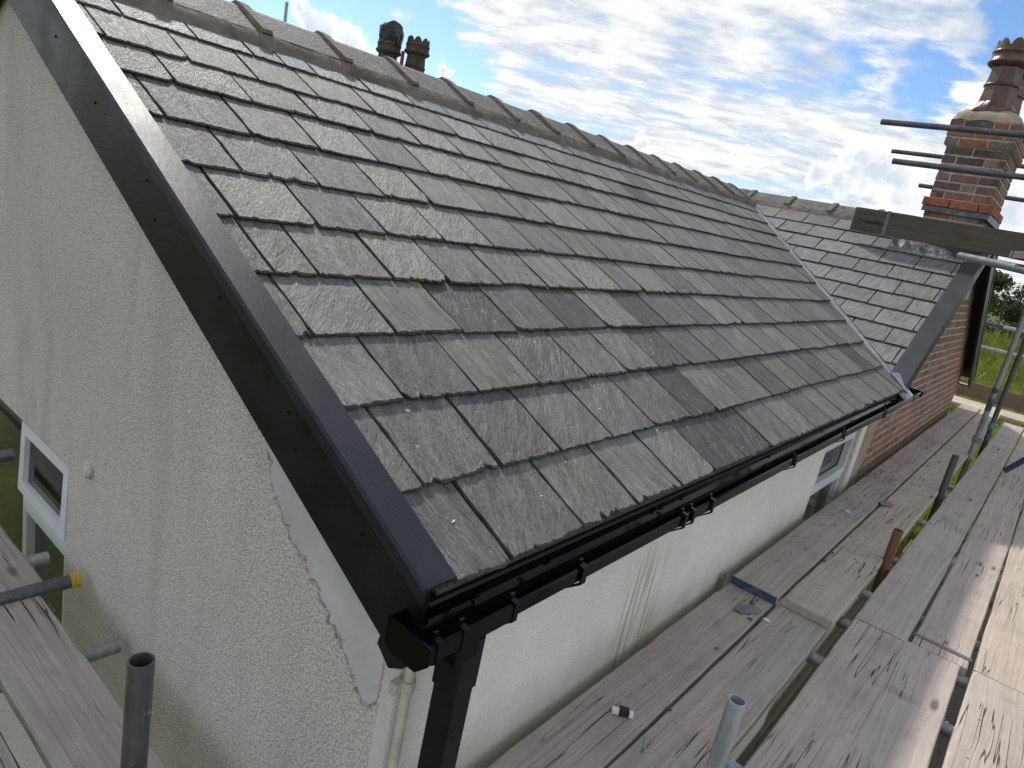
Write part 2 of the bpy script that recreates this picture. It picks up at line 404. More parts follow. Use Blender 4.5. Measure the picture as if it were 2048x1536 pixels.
M['pot'] = mat_plain('brown_glazed_clay', (0.105, 0.058, 0.040), 0.30, 0.5, var=0.45, scale=11.0, bump=0.003, bscale=22.0, dirt=(0.035, 0.026, 0.022), dirt_amt=0.6)
M['pot_soot'] = mat_plain('sooty_clay', (0.075, 0.055, 0.042), 0.7, 0.3, var=0.5, scale=9.0, bump=0.003, bscale=30.0, dirt=(0.03, 0.025, 0.02), dirt_amt=0.7)
M['bag'] = mat_plain('black_plastic_bag', (0.012, 0.012, 0.014), 0.30, 0.5, var=0.3, scale=12.0, bump=0.02, bscale=9.0)
M['ground'] = mat_ground('meadow')
M['leaf_dark'] = mat_leaf('dark_foliage', (0.022, 0.040, 0.014), (0.055, 0.085, 0.026))
M['leaf_mid'] = mat_leaf('mid_foliage', (0.045, 0.075, 0.022), (0.10, 0.14, 0.04))
M['leaf_weeds'] = mat_leaf('meadow_weeds', (0.10, 0.14, 0.022), (0.26, 0.29, 0.05), 0.45)  # yellow-green is the weeds' own colour
M['bark'] = mat_plain('bark', (0.08, 0.062, 0.045), 0.9)
M['paving'] = mat_plain('dark_paving', (0.12, 0.12, 0.115), 0.85, 0.3, var=0.3, scale=4.0, bump=0.006, bscale=30.0, tint=True)
M['yard'] = mat_plain('added_dark_yard', (0.05, 0.05, 0.049), 0.9, 0.2, var=0.35, scale=3.0, bump=0.01, bscale=60.0)
M['white_scrap'] = mat_plain('white_scrap', (0.75, 0.75, 0.73), 0.5, var=0.1)
M['shard'] = mat_plain('slate_shard', (0.17, 0.17, 0.175), 0.55, var=0.3, bump=0.002, bscale=80.0)
M['orange'] = mat_plain('orange_strap', (0.55, 0.10, 0.03), 0.6)
M['interior'] = mat_plain('dark_room', (0.03, 0.028, 0.025), 0.9)
def mat_glass(name, tint=(0.012, 0.014, 0.013)):
    mt, t = material(name)
    n = t.noise(t.obj(), 3.0, 2.0, 0.5)
    b = t.new('ShaderNodeBsdfPrincipled', {'Base Color': c4(*tint), 'Roughness': t.rng(n, 0.4, 0.7, 0.015, 0.04), 'IOR': 1.7, 'Specular IOR Level': 0.6})
    t.new('ShaderNodeOutputMaterial', {0: b.outputs[0]})
    return mt
M['glass'] = mat_glass('window_glass')

# ------------------------------------------------------------------ mesh helpers
class MB:
    def __init__(self):
        self.v, self.f, self.s = [], [], []
    def add(self, verts, faces, smooth=False):
        o = len(self.v)
        self.v += [tuple(q) for q in verts]
        for f in faces:
            self.f.append(tuple(i + o for i in f))
            self.s.append(smooth)
    def box(self, x0, x1, y0, y1, z0, z1, mtx=None):
        vs_ = [(x, y, z) for z in (z0, z1) for y in (y0, y1) for x in (x0, x1)]
        if mtx is not None:
            vs_ = [mtx @ Vector(q) for q in vs_]
        self.add(vs_, [(0, 2, 3, 1), (4, 5, 7, 6), (0, 1, 5, 4), (2, 6, 7, 3), (0, 4, 6, 2), (1, 3, 7, 5)])
    def prism(self, poly, ext):
        """poly: list of 3D points (planar), ext: extrusion vector"""
        n = len(poly)
        e = Vector(ext)
        a = [Vector(q) for q in poly]
        b = [q + e for q in a]
        nn = Vector((0, 0, 0))
        for i in range(n):
            nn += a[i].cross(a[(i + 1) % n])
        fl = nn.dot(e) > 0
        base, top = tuple(range(n)), tuple(range(n, 2 * n))
        faces = [base[::-1] if fl else base, top if fl else top[::-1]]
        for i in range(n):
            j = (i + 1) % n
            q = (i, j, n + j, n + i)
            faces.append(q if fl else q[::-1])
        self.add(a + b, faces)
    def ring_loft(self, rings, smooth=True, cap0=False, cap1=False, closed=True):
        n = len(rings[0])
        o = []
        for r in rings:
            o += list(r)
        faces = []
        for k in range(len(rings) - 1):
            for i in range(n if closed else n - 1):
                j = (i + 1) % n
                faces.append((k * n + i, k * n + j, (k + 1) * n + j, (k + 1) * n + i))
        self.add(o, faces, smooth)
        if cap0:
            self.add(rings[0], [tuple(range(n))[::-1]])
        if cap1:
            self.add(rings[-1], [tuple(range(n))])
    def tube(self, p0, p1, r, n=20, hollow=True, inner=0.0205):
        p0, p1 = Vector(p0), Vector(p1)
        ax = (p1 - p0)
        L = ax.length
        ax.normalize()
        u = ax.orthogonal().normalized()
        v = ax.cross(u)
        def ring(c, rr):
            return [c + (u * math.cos(2 * math.pi * i / n) + v * math.sin(2 * math.pi * i / n)) * rr for i in range(n)]
        k = inner / 0.0242 * r
        if hollow:
            dpt = min(0.3, L * 0.4)
            self.ring_loft([ring(p0, r), ring(p1, r)])
            for c, dd in ((p0, ax), (p1, -ax)):
                s = 1 if c is p1 else -1
                rings = [ring(c, r), ring(c, k)] if s > 0 else [ring(c, k), ring(c, r)]
                self.ring_loft(rings, False)
                rr = [ring(c, k), ring(c + dd * dpt, k)] if s > 0 else [ring(c + dd * dpt, k), ring(c, k)]
                self.ring_loft(rr, True)
                self.add(ring(c + dd * dpt, k), [tuple(range(n)) if s > 0 else tuple(range(n))[::-1]])
        else:
            self.ring_loft([ring(p0, r), ring(p1, r)], True, True, True)
    def mesh(self, name):
        me = bpy.data.meshes.new(name)
        me.from_pydata(self.v, [], self.f)
        me.polygons.foreach_set('use_smooth', self.s)
        me.update()
        return me

def link(o, parent=None):
    COL.objects.link(o)
    if parent is not None:
        o.parent = parent
    return o

def tag(o, label=None, cat=None, group=None, kind=None):
    if label: o['label'] = label
    if cat: o['category'] = cat
    if group: o['group'] = group
    if kind: o['kind'] = kind
    return o

def thing(name, loc, label, cat, group=None):
    o = bpy.data.objects.new(name, None)
    o.empty_display_size = 0.1
    o.location = (loc[0], loc[1], loc[2] + ZC)
    link(o)
    return tag(o, label, cat, group)

def part(name, mb, mat, parent, loc=None):
    """a mesh given in eye-level coordinates below a thing (or a local mesh when loc is given)"""
    me = mb if isinstance(mb, bpy.types.Mesh) else mb.mesh(name)
    if not me.materials:
        me.materials.append(mat)
    o = bpy.data.objects.new(name, me)
    link(o, parent)
    if loc is None:
        q = parent
        off = Vector((0, 0, 0))
        while q is not None:
            off += Vector(q.location)
            q = q.parent
        o.location = Vector((0, 0, ZC)) - off
    else:
        o.location = loc
    return o

def solo(name, mb, mat, loc, label=None, cat=None, group=None, kind=None, rot=None):
    """a one-mesh thing; vertices local to loc"""
    me = mb if isinstance(mb, bpy.types.Mesh) else mb.mesh(name)
    if not me.materials:
        me.materials.append(mat)
    o = bpy.data.objects.new(name, me)
    link(o)
    o.location = (loc[0], loc[1], loc[2] + ZC)
    if rot is not None:
        o.rotation_euler = rot
    return tag(o, label, cat, group, kind)

# ------------------------------------------------------------------ setting: ground and paving
GZ = -5.6
g = MB()
g.add([(-900, -600, 0), (900, -600, 0), (900, 1500, 0), (-900, 1500, 0)], [(0, 1, 2, 3)])
solo('ground', g, M['ground'], (0, 0, GZ), kind='structure')
path = thing('path', (-0.4, 0, GZ), None, None)
path['kind'] = 'structure'
pv = MB(); pv.box(-0.9, 4.6, -7.0, 16.0, 0.004, 0.02)  # wide dark surface added to cut light bounced onto the house
part('added_yard_bed', pv, M['yard'], path, (0.35, 0, 0))
flag = MB(); flag.box(-0.295, 0.295, -0.295, 0.295, 0.0, 0.034)
flag_me = flag.mesh('flagstone'); flag_me.materials.append(M['paving'])
for i in range(3):
    for j in range(18):
        o = part('flagstone', flag_me, M['paving'], path, (-0.30 + i * 0.61, 0.2 + j * 0.61 + (0.3 if i % 2 else 0), 0.02 + random.uniform(0, 0.004)))
        k = random.uniform(0.7, 1.3); o.color = (k, k, k, 1)

# ------------------------------------------------------------------ the cottage
TH = R(27.5)
CT, ST, TT = math.cos(TH), math.sin(TH), math.tan(TH)
EX, EZ = -0.785, -0.773                   # lower edge of the eaves slates
TW = 0.57                                  # slope of the cross wing
WA = math.atan(TW)
CW, SW = math.cos(WA), math.sin(WA)
VY = 5.62                                  # valley foot
RY = 7.93                                  # ridge of the cross wing
RZ = EZ + TW * (RY - VY)
RX = EX - (RZ - EZ) / TT
XW, YG = -0.89, 0.943                      # front wall face, gable wall face
XB = -0.925                                # brick wall face of the wing
YE = 10.55                                 # far corner of the wing

house = thing('cottage', (XW, YG, GZ), 'slate-roofed cottage with cream rendered gable, red brick cross wing and brick chimney', 'house')

# gable wall with a window opening
gw = MB()
def zroof(x):
    return EZ - 0.03 + TT * (EX - x) if x > RX else EZ - 0.03 + TT * (EX - RX) - TT * (RX - x)
xl = 2 * RX - XW
wx0, wx1, wz0, wz1 = -3.95, -2.636, -2.55, -1.262
def quad(mb, a, b, c, d_):
    mb.add([a, b, c, d_], [(0, 1, 2, 3)])
Y = YG
quad(gw, (wx1, Y, GZ), (XW, Y, GZ), (XW, Y, zroof(XW)), (wx1, Y, zroof(wx1)))
gw.add([(wx0, Y, wz1), (wx1, Y, wz1), (wx1, Y, zroof(wx1)), (RX, Y, zroof(RX)), (wx0, Y, zroof(wx0))], [(0, 1, 2, 3, 4)])
quad(gw, (xl, Y, GZ), (wx0, Y, GZ), (wx0, Y, zroof(wx0)), (xl, Y, zroof(xl)))
quad(gw, (wx0, Y, GZ), (wx1, Y, GZ), (wx1, Y, wz0), (wx0, Y, wz0))
dp_ = 0.16
quad(gw, (wx1, Y, wz0), (wx1, Y, wz1), (wx1, Y + dp_, wz1), (wx1, Y + dp_, wz0))
quad(gw, (wx0, Y, wz1), (wx0, Y, wz0), (wx0, Y + dp_, wz0), (wx0, Y + dp_, wz1))
quad(gw, (wx0, Y, wz0), (wx1, Y, wz0), (wx1, Y + dp_, wz0), (wx0, Y + dp_, wz0))
quad(gw, (wx0, Y + dp_, wz1), (wx1, Y + dp_, wz1), (wx1, Y, wz1), (wx0, Y, wz1))
gable = part('gable_wall', gw, M['gable_render'], house)
# raw cement patch beside the corner, with a broken left edge
pe = [(-1.60, -0.50), (-1.385, -0.735), (-1.345, -0.80), (-1.30, -0.845), (-1.255, -0.885), (-1.205, -0.905), (-1.172, -0.94), (-1.12, -0.965), (-1.091, -0.998), (-1.05, -1.02), (-1.023, -1.05), (-0.985, -1.075), (-0.969, -1.11), (-0.93, -1.128), (-0.905, -1.12)]
pp = []
for i in range(len(pe) - 1):
    for k in range(5):
        f = k / 5
        pp.append((pe[i][0] * (1 - f) + pe[i + 1][0] * f + random.uniform(-0.008, 0.008), YG - 0.0045, pe[i][1] * (1 - f) + pe[i + 1][1] * f + random.uniform(-0.008, 0.008)))
pp += [(-0.896, YG - 0.0045, -1.10), (-0.893, YG - 0.0045, -0.86)]
pm = MB(); pm.prism(pp, (0, 0.0035, 0))
part('cement_patch', pm, M['cement'], gable)
# crumbling brown arris where the old roughcast was cut back
ar = MB()
for i in range(len(pp) - 3):
    a_, b_ = pp[i], pp[i + 1]
    for _ in range(4):
        f_ = random.random(); s_ = random.uniform(0.0015, 0.0048)
        cx_ = a_[0] * (1 - f_) + b_[0] * f_ + random.uniform(-0.010, 0.008); cz_ = a_[2] * (1 - f_) + b_[2] * f_ + random.uniform(-0.010, 0.006)
        ar.box(-s_, s_, -s_ * 0.6, s_ * 0.6, -s_, s_, Matrix.Translation((cx_, YG - 0.002, cz_)) @ Matrix.Rotation(random.uniform(0, 3), 4, 'Y'))
part('broken_render_edge', ar, M['cement_edge'], gable)['kind'] = 'stuff'
# a blob of mastic by the window head
bl = MB()
rg = []
for k, (rr, yy) in enumerate(((0.034, 0.0), (0.028, -0.012), (0.012, -0.02))):
    rg.append([(-2.46 + rr * 1.2 * math.cos(a * math.pi / 5) + 0.01 * k, YG - 0.001 + yy, -1.20 + rr * math.sin(a * math.pi / 5)) for a in range(10)])
bl.ring_loft([r[::-1] for r in rg], True, False, True)
part('mastic_blob', bl, M['gable_render'], gable)

# front wall with window opening
fy0, fy1, fz0, fz1 = 4.31, 5.19, -2.05, -1.005
fw = MB()
X = XW
ztop = EZ - 0.09
quad(fw, (X, YG, GZ), (X, fy0, GZ), (X, fy0, ztop), (X, YG, ztop))
quad(fw, (X, fy1, GZ), (X, 5.33, GZ), (X, 5.33, ztop), (X, fy1, ztop))
quad(fw, (X, fy0, GZ), (X, fy1, GZ), (X, fy1, fz0), (X, fy0, fz0))
quad(fw, (X, fy0, fz1), (X, fy1, fz1), (X, fy1, ztop), (X, fy0, ztop))
quad(fw, (X, fy0, fz0), (X, fy0, fz1), (X - 0.12, fy0, fz1), (X - 0.12, fy0, fz0))
quad(fw, (X, fy1, fz1), (X, fy1, fz0), (X - 0.12, fy1, fz0), (X - 0.12, fy1, fz1))
quad(fw, (X - 0.12, fy0, fz1), (X, fy0, fz1), (X, fy1, fz1), (X - 0.12, fy1, fz1))
quad(fw, (X, fy0, fz0), (X - 0.12, fy0, fz0), (X - 0.12, fy1, fz0), (X, fy1, fz0))
quad(fw, (X, 5.33, GZ), (X - 0.2, 5.33, GZ), (X - 0.2, 5.33, ztop), (X, 5.33, ztop))
front = part('front_wall', fw, M['front_render'], house)
# rear and inner faces so that no light passes through the house
bk = MB()
bk.add([(xl, YG, GZ), (xl, YE, GZ), (xl, YE, zroof(xl)), (xl, YG, zroof(xl))], [(0, 3, 2, 1)])
bk.add([(xl, YE, GZ), (XB, YE, GZ), (XB, YE, EZ - 0.1), (xl, YE, EZ - 0.1)], [(0, 1, 2, 3)])
part('rear_wall', bk, M['gable_render'], house)

# windows
def frame_x(mb, x0, x1, y0, y1, z0, z1, wd):     # frame whose face looks along +x
    mb.box(x0, x1, y0, y1, z1 - wd, z1); mb.box(x0, x1, y0, y1, z0, z0 + wd)
    mb.box(x0, x1, y0, y0 + wd, z0 + wd, z1 - wd); mb.box(x0, x1, y1 - wd, y1, z0 + wd, z1 - wd)
def frame_y(mb, y0, y1, x0, x1, z0, z1, wd):
    mb.box(x0, x1, y0, y1, z1 - wd, z1); mb.box(x0, x1, y0, y1, z0, z0 + wd)
    mb.box(x0, x0 + wd, y0, y1, z0 + wd, z1 - wd); mb.box(x1 - wd, x1, y0, y1, z0 + wd, z1 - wd)
win = MB()
frame_x(win, -0.985, -0.915, fy0 + 0.004, fy1 - 0.05, fz0 + 0.004, fz1 - 0.004, 0.05)
win.box(-0.985, -0.915, fy0 + 0.054, fy1 - 0.10, -1.395, -1.345)
window = part('window', win, M['upvc'], house)
sb = MB(); frame_x(sb, -0.975, -0.902, fy0 + 0.045, fy1 - 0.09, -1.352, fz1 - 0.045, 0.042); part('sash', sb, M['upvc'], window)
gl = MB(); gl.box(-0.952, -0.945, fy0 + 0.085, fy1 - 0.13, -1.312, fz1 - 0.085); part('pane', gl, M['glass'], window)
gl = MB(); gl.box(-0.952, -0.945, fy0 + 0.052, fy1 - 0.098, fz0 + 0.05, -1.393); part('pane', gl, M['glass'], window)
sl = MB(); frame_x(sl, -0.944, -0.9415, fy0 + 0.086, fy1 - 0.131, -1.311, fz1 - 0.086, 0.012); part('seal', sl, M['rubber'], window)
rv = MB(); rv.box(-0.99, -0.888, fy1 - 0.048, fy1 + 0.001, fz0, fz1 - 0.002); part('reveal', rv, M['cream'], window)

mull = -3.147
gwn = MB()
frame_y(gwn, YG + 0.012, YG + 0.085, mull, wx1 - 0.004, wz0 + 0.003, wz1 - 0.003, 0.045)
gwn.box(mull + 0.045, wx1 - 0.049, YG + 0.012, YG + 0.085, -1.665, -1.575)
window2 = part('window', gwn, M['upvc'], house)
# top-hung sash standing ajar
tilt = Matrix.Translation((0, YG + 0.004, wz1 - 0.008)) @ Matrix.Rotation(R(-2.2), 4, 'X')
sh = MB()
L0 = MB()
frame_y(L0, 0.0, 0.045, mull - 0.004, wx1 - 0.008, -0.305, 0.0, 0.048)
sh.v = [tuple(tilt @ Vector(q)) for q in L0.v]; sh.f = L0.f; sh.s = L0.s
part('sash', sh, M['upvc'], window2)
L0 = MB(); L0.box(mull + 0.042, wx1 - 0.054, 0.02, 0.026, -0.259, -0.046)
gp = MB(); gp.v = [tuple(tilt @ Vector(q)) for q in L0.v]; gp.f = L0.f; gp.s = L0.s
part('pane', gp, M['glass'], window2)
gp = MB(); gp.box(mull + 0.048, wx1 - 0.052, YG + 0.045, YG + 0.051, wz0 + 0.05, -1.663); part('pane', gp, M['glass'], window2)
gp = MB(); gp.box(wx0 + 0.004, mull - 0.001, YG + 0.06, YG + 0.066, wz0 + 0.003, wz1 - 0.003); part('pane', gp, M['glass'], window2)

# --- main roof
roof = thing('roof', (0, 0, 0), None, None)
roof.parent = house
roof.location = Vector((0, 0, ZC)) - Vector(house.location)
def rp(u, v, h=0.0):                       # main roof: u along the eaves, v up the slope, h above it
    return Vector((EX - v * CT + h * ST, u, EZ + v * ST + h * CT))
def val_u(v):
    return VY + (EX - 0.003 - (EX - v * CT)) * (TT / TW) - 0.003
VT = (EX - RX) / CT
dk = MB()
dk.add([rp(YG, -0.005, -0.038), rp(val_u(0), -0.005, -0.038), rp(val_u(VT), VT, -0.038), rp(YG, VT, -0.038)], [(0, 1, 2, 3)])
dk.add([(RX, YG, RZ - 0.02), (RX, RY + 2.5, RZ - 0.02), (xl - 0.1, RY + 2.5, EZ - 0.08), (xl - 0.1, YG, EZ - 0.08)], [(0, 1, 2, 3)])
part('roof_deck', dk, M['felt'], roof)

ROT_MAIN = Matrix(((0, -CT, ST), (1, 0, 0), (0, ST, CT)))     # columns: u, v, normal
ROT_WING = Matrix(((1, 0, 0), (0, CW, -SW), (0, SW, CW)))

def clip(poly, a, b, c):                   # keep a*x + b*y <= c
    out = []
    n = len(poly)
    for i in range(n):
        p0, p1 = poly[i], poly[(i + 1) % n]
        d0, d1 = a * p0[0] + b * p0[1] - c, a * p1[0] + b * p1[1] - c
        if d0 <= 0:
            out.append(p0)
        if (d0 < 0 < d1) or (d1 < 0 < d0):
            f = d0 / (d0 - d1)
            out.append((p0[0] + (p1[0] - p0[0]) * f, p0[1] + (p1[1] - p0[1]) * f))
    return out

def slate_mesh(wd, ln, rough, rng_, cut=None, thick=0.008):
    n = max(8, int(wd / 0.0105))
    low = []
    drift = 0.0
    for i in range(n + 1):
        drift = drift * 0.80 + rng_.uniform(-0.0018, 0.0018) * rough
        low.append([wd * i / n + (rng_.uniform(-0.0035, 0.0035) if 0 < i < n else 0), drift + rng_.uniform(-0.0019, 0.0019) * rough])
    for _ in range(rng_.choice((0, 1, 1, 2, 2, 3, 5))):            # flakes broken from the lower edge
        k = rng_.randrange(1, n)
        low[k][1] += rng_.uniform(0.003, 0.011) * rough
        if rng_.random() < 0.4 and k + 1 < n:
            low[k + 1][1] += rng_.uniform(0.002, 0.012) * rough
    if rng_.random() < 0.22 * rough:                          # a lost corner
        c = rng_.uniform(0.012, 0.035)
        if rng_.random() < 0.5:
            low[0][1] += c; low[1][1] += c * 0.45; low[2][1] += c * 0.15
        else:
            low[-1][1] += c; low[-2][1] += c * 0.45; low[-3][1] += c * 0.15
    ns = 9
    right = [[wd + rng_.uniform(-0.0028, 0.0028) * rough, ln * i / ns] for i in range(1, ns)]
    left = [[rng_.uniform(-0.0028, 0.0028) * rough, ln * i / ns] for i in range(ns - 1, 0, -1)]
    poly = [tuple(q) for q in low + right + [[wd, ln], [0, ln]] + left]
    if cut is not None:
        poly = clip(poly, *cut)
        if len(poly) < 3:
            return None
        area = 0.5 * abs(sum(poly[i][0] * poly[(i + 1) % len(poly)][1] - poly[(i + 1) % len(poly)][0] * poly[i][1] for i in range(len(poly))))
        if area < 0.004:
            return None
    m_ = len(poly)
    cx = sum(q[0] for q in poly) / m_
    H = 0.0255 * ln / 0.50
    def z(y, t):
        return H * (1 - y / ln) + t
    bot, mid, top = [], [], []
    for (x, y) in poly:
        bev = rng_.uniform(0.0015, 0.0085) * rough if y < 0.05 else rng_.uniform(0.001, 0.005) * rough
        sx = (cx - x) / (wd * 0.5)
        ix = x + max(-1, min(1, sx * 3)) * (0.0 if (y < 0.02 and abs(sx) < 0.9) else bev * 0.7)
        iy = y + (bev if y < 0.05 else (-bev if y > ln - 0.02 else 0))
        bot.append((x + rng_.uniform(-0.001, 0.001), y + (rng_.uniform(0, 0.003) if y < 0.05 else 0), z(y, 0)))
        mid.append((x, y - (0.001 if y < 0.03 else 0), z(y, thick * rng_.uniform(0.4, 0.75))))
        top.append((ix, iy, z(iy, thick)))
    mb = MB()
    mb.ring_loft([bot, mid], False, True, False)
    k_ = len(mb.f)
    mb.ring_loft([mid, top], False)
    e_ = len(mb.f)
    mb.add(top, [tuple(range(m_))])
    me = mb.mesh('slate')
    return me, e_

PAL = [(0.146, 0.144, 0.126), (0.154, 0.149, 0.136), (0.134, 0.130, 0.121), (0.158, 0.158, 0.140), (0.138, 0.130, 0.121), (0.122, 0.115, 0.114), (0.150, 0.148, 0.144), (0.130, 0.120, 0.118)]
DK = 0.74
PICK = [((0.088, 0.077, 0.080), [(1.66, .78), (2.28, .82), (2.81, .82), (2.57, .59), (2.58, .35), (2.40, .12), (2.70, .12), (5.15, .36), (4.32, 2.07)]),
        ((0.138, 0.126, 0.128), [(1.31, .56), (1.94, .57), (2.95, .57), (4.16, .37), (3.37, .35), (3.17, .84), (3.44, .84), (4.41, .33), (2.05, .86), (2.96, 1.34), (1.43, .36), (3.65, 1.1), (5.5, 1.5), (4.6, 2.2), (3.0, .36)]),
        ((0.165, 0.157, 0.152), [(1.21, .83), (1.3, .12), (1.8, .36), (1.05, .12)]),
        ((0.196, 0.199, 0.172), [(1.58, .57), (2.8, .34), (3.11, .35), (2.53, .82), (1.44, .81)]),
        ((0.178, 0.170, 0.135), [(3.75, .36), (1.5, 2.06), (2.78, 1.34)]),
        ((0.200, 0.197, 0.190), [(2.36, .6)]),
        ((0.195, 0.205, 0.220), [(2.82, 2.21), (5.62, .87), (1.9, 2.45)])]
VS = [0.0, 0.229, 0.477, 0.718, 0.958, 1.197, 1.439, 1.691, 1.940, 2.146, 2.378, 2.60]
JT = [[1.16, 1.45, 1.73, 2.01, 2.27, 2.55, 2.84, 3.15, 3.43, 3.71, 3.95, 4.2, 4.41, 4.63, 4.9, 5.19, 5.42],
      [1.06, 1.33, 1.59, 1.87, 2.15, 2.44, 2.68, 2.97, 3.32, 3.58, 3.9, 4.22, 4.49, 4.8, 5.11, 5.43],
      [1.18, 1.45, 1.73, 2.01, 2.28, 2.54, 2.82, 3.13, 3.43, 3.75, 4.07, 4.36, 4.65, 4.93, 5.18, 5.42],
      [1.04, 1.31, 1.58, 1.85, 2.14, 2.43, 2.71, 2.97, 3.3, 3.55, 3.89, 4.16, 4.43, 4.77, 5.1, 5.45, 5.84],
      [1.05, 1.19, 1.46, 1.71, 1.99, 2.27, 2.55, 2.85, 3.07, 3.43, 3.72, 4.01, 4.31, 4.61, 4.91, 5.28, 5.52, 5.76],
      [1.05, 1.32, 1.59, 1.87, 2.14, 2.43, 2.74, 3.01, 3.29, 3.6, 3.87, 4.16, 4.43, 4.69],
      [1.18, 1.46, 1.74, 1.99, 2.31, 2.58, 2.81, 3.11, 3.45, 3.72, 4.02, 4.33, 4.63, 4.93, 5.24],
      [1.04, 1.33, 1.6, 1.88, 2.15, 2.44, 2.73, 3.0, 3.31, 3.6, 3.89, 4.19, 4.48, 4.79, 5.06, 5.38, 5.74, 6.1],
      [1.17, 1.45, 1.73, 2.01, 2.29, 2.57, 2.85, 3.15, 3.43, 3.72, 4.0, 4.29, 4.59, 4.92, 5.25, 5.56],
      [1.02, 1.3, 1.57, 1.84, 2.15, 2.41, 2.7, 2.97, 3.25, 3.55, 3.83, 4.19, 4.53, 4.85, 5.18],
      [1.15, 1.42, 1.66, 1.81, 1.97, 2.27, 2.56, 2.83, 3.13, 3.41, 3.7, 4.01, 4.33, 4.64],
      [1.04, 1.32, 1.60, 1.90]]
rs = random.Random(11)
SL = 0.50
for k, v0 in enumerate(VS):
    js = [0.955] + JT[k]
    while js[-1] < val_u(v0 + 0.3) - 0.05:
        js.append(js[-1] + rs.uniform(0.26, 0.31))
    gap_v = (VS[k + 1] - v0) if k + 1 < len(VS) else 0.2
    for i in range(len(js) - 1):
        u0, u1 = js[i] + rs.uniform(0.002, 0.006), js[i + 1] - rs.uniform(0.002, 0.006)
        ln = SL if v0 + SL < VT - 0.03 else VT - 0.03 - v0
        # valley line in the slate's own frame: u - a*v <= c
        a = TT / TW * CT
        lim = VY - 0.105 + a * v0 - u0
        if lim + a * gap_v < 0.03:
            continue
        jit = rs.uniform(-0.004, 0.004)
        cutl = (1.0, -a, lim) if u1 - u0 > lim - 0.01 else None
        me = slate_mesh(u1 - u0, ln, rs.choice((0.5, 0.7, 0.9, 1.1, 1.4)), rs, cutl, thick=rs.uniform(0.0085, 0.0110))
        if me is None:
            continue
        me, e_ = me
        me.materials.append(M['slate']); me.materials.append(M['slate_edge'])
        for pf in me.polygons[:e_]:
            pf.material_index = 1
        o = bpy.data.objects.new('slate', me)
        link(o, roof)
        rot = ROT_MAIN.to_4x4() @ Matrix.Rotation(rs.uniform(-0.007, 0.007), 4, 'Z') @ Matrix.Rotation(rs.uniform(-0.001, 0.001), 4, 'X') @ Matrix.Rotation(rs.uniform(-0.0035, 0.0035), 4, 'Y')
        o.matrix_local = Matrix.Translation(rp(u0, v0 + jit, -0.014 + rs.uniform(-0.0005, 0.0008))) @ rot
        colr = list(rs.choice(PAL))
        for pc, pts in PICK:
            for (pu, pvv) in pts:
                if u0 <= pu <= u1 and v0 <= pvv < v0 + gap_v:
                    colr = [q_ * DK for q_ in pc]
        kk = rs.uniform(0.90, 1.12) * 1.14
        if v0 > 2.3:  # bluish sky sheen of the top courses put into the colour
            colr = [colr[0] * 0.92, colr[1] * 0.95, colr[2] * 1.08]
        o.color = (colr[0] * kk, colr[1] * kk, colr[2] * kk, 1)
# under-eaves slates showing at the joints of the first course
ue = MB()
ue.box(YG + 0.01, VY - 0.03, 0.004, 0.26, -0.006, 0.002)
o = part('under_eaves_course', ue, M['slate'], roof, (0, 0, 0))
o.matrix_local = Matrix.Translation(rp(0, 0, -0.012)) @ ROT_MAIN.to_4x4()
o.color = (0.13, 0.13, 0.125, 1)

# --- wing roof
wroof = thing('wing_roof', (0, 0, 0), None, None)
wroof.parent = house
wroof.location = roof.location
def wp(u, v, h=0.0):
    return Vector((u, VY + v * CW - h * SW, EZ + v * SW + h * CW))
WV = (RY - VY) / CW
XO = -0.80                                  # outer edge of wing verge
wd_ = MB()
wd_.add([wp(EX, 0, -0.038), wp(XO, 0, -0.038), wp(XO, WV, -0.038), wp(RX, WV, -0.038)], [(0, 1, 2, 3)])
wd_.add([(RX, RY, RZ - 0.02), (XO, RY, RZ - 0.02), (XO, YE + 0.2, RZ - 0.02 - TW * (YE + 0.2 - RY)), (RX, YE + 0.2, RZ - 0.02 - TW * (YE + 0.2 - RY))], [(0, 1, 2, 3)])
part('roof_deck', wd_, M['felt'], wroof)
WPAL = [(0.150, 0.148, 0.147), (0.163, 0.160, 0.157), (0.142, 0.140, 0.138), (0.155, 0.149, 0.142), (0.147, 0.148, 0.152)]
rw = random.Random(5)
kv = 0
v0 = 0.0
ks = TT / (TW) * CW                          # plan shift of the valley per unit up the wing
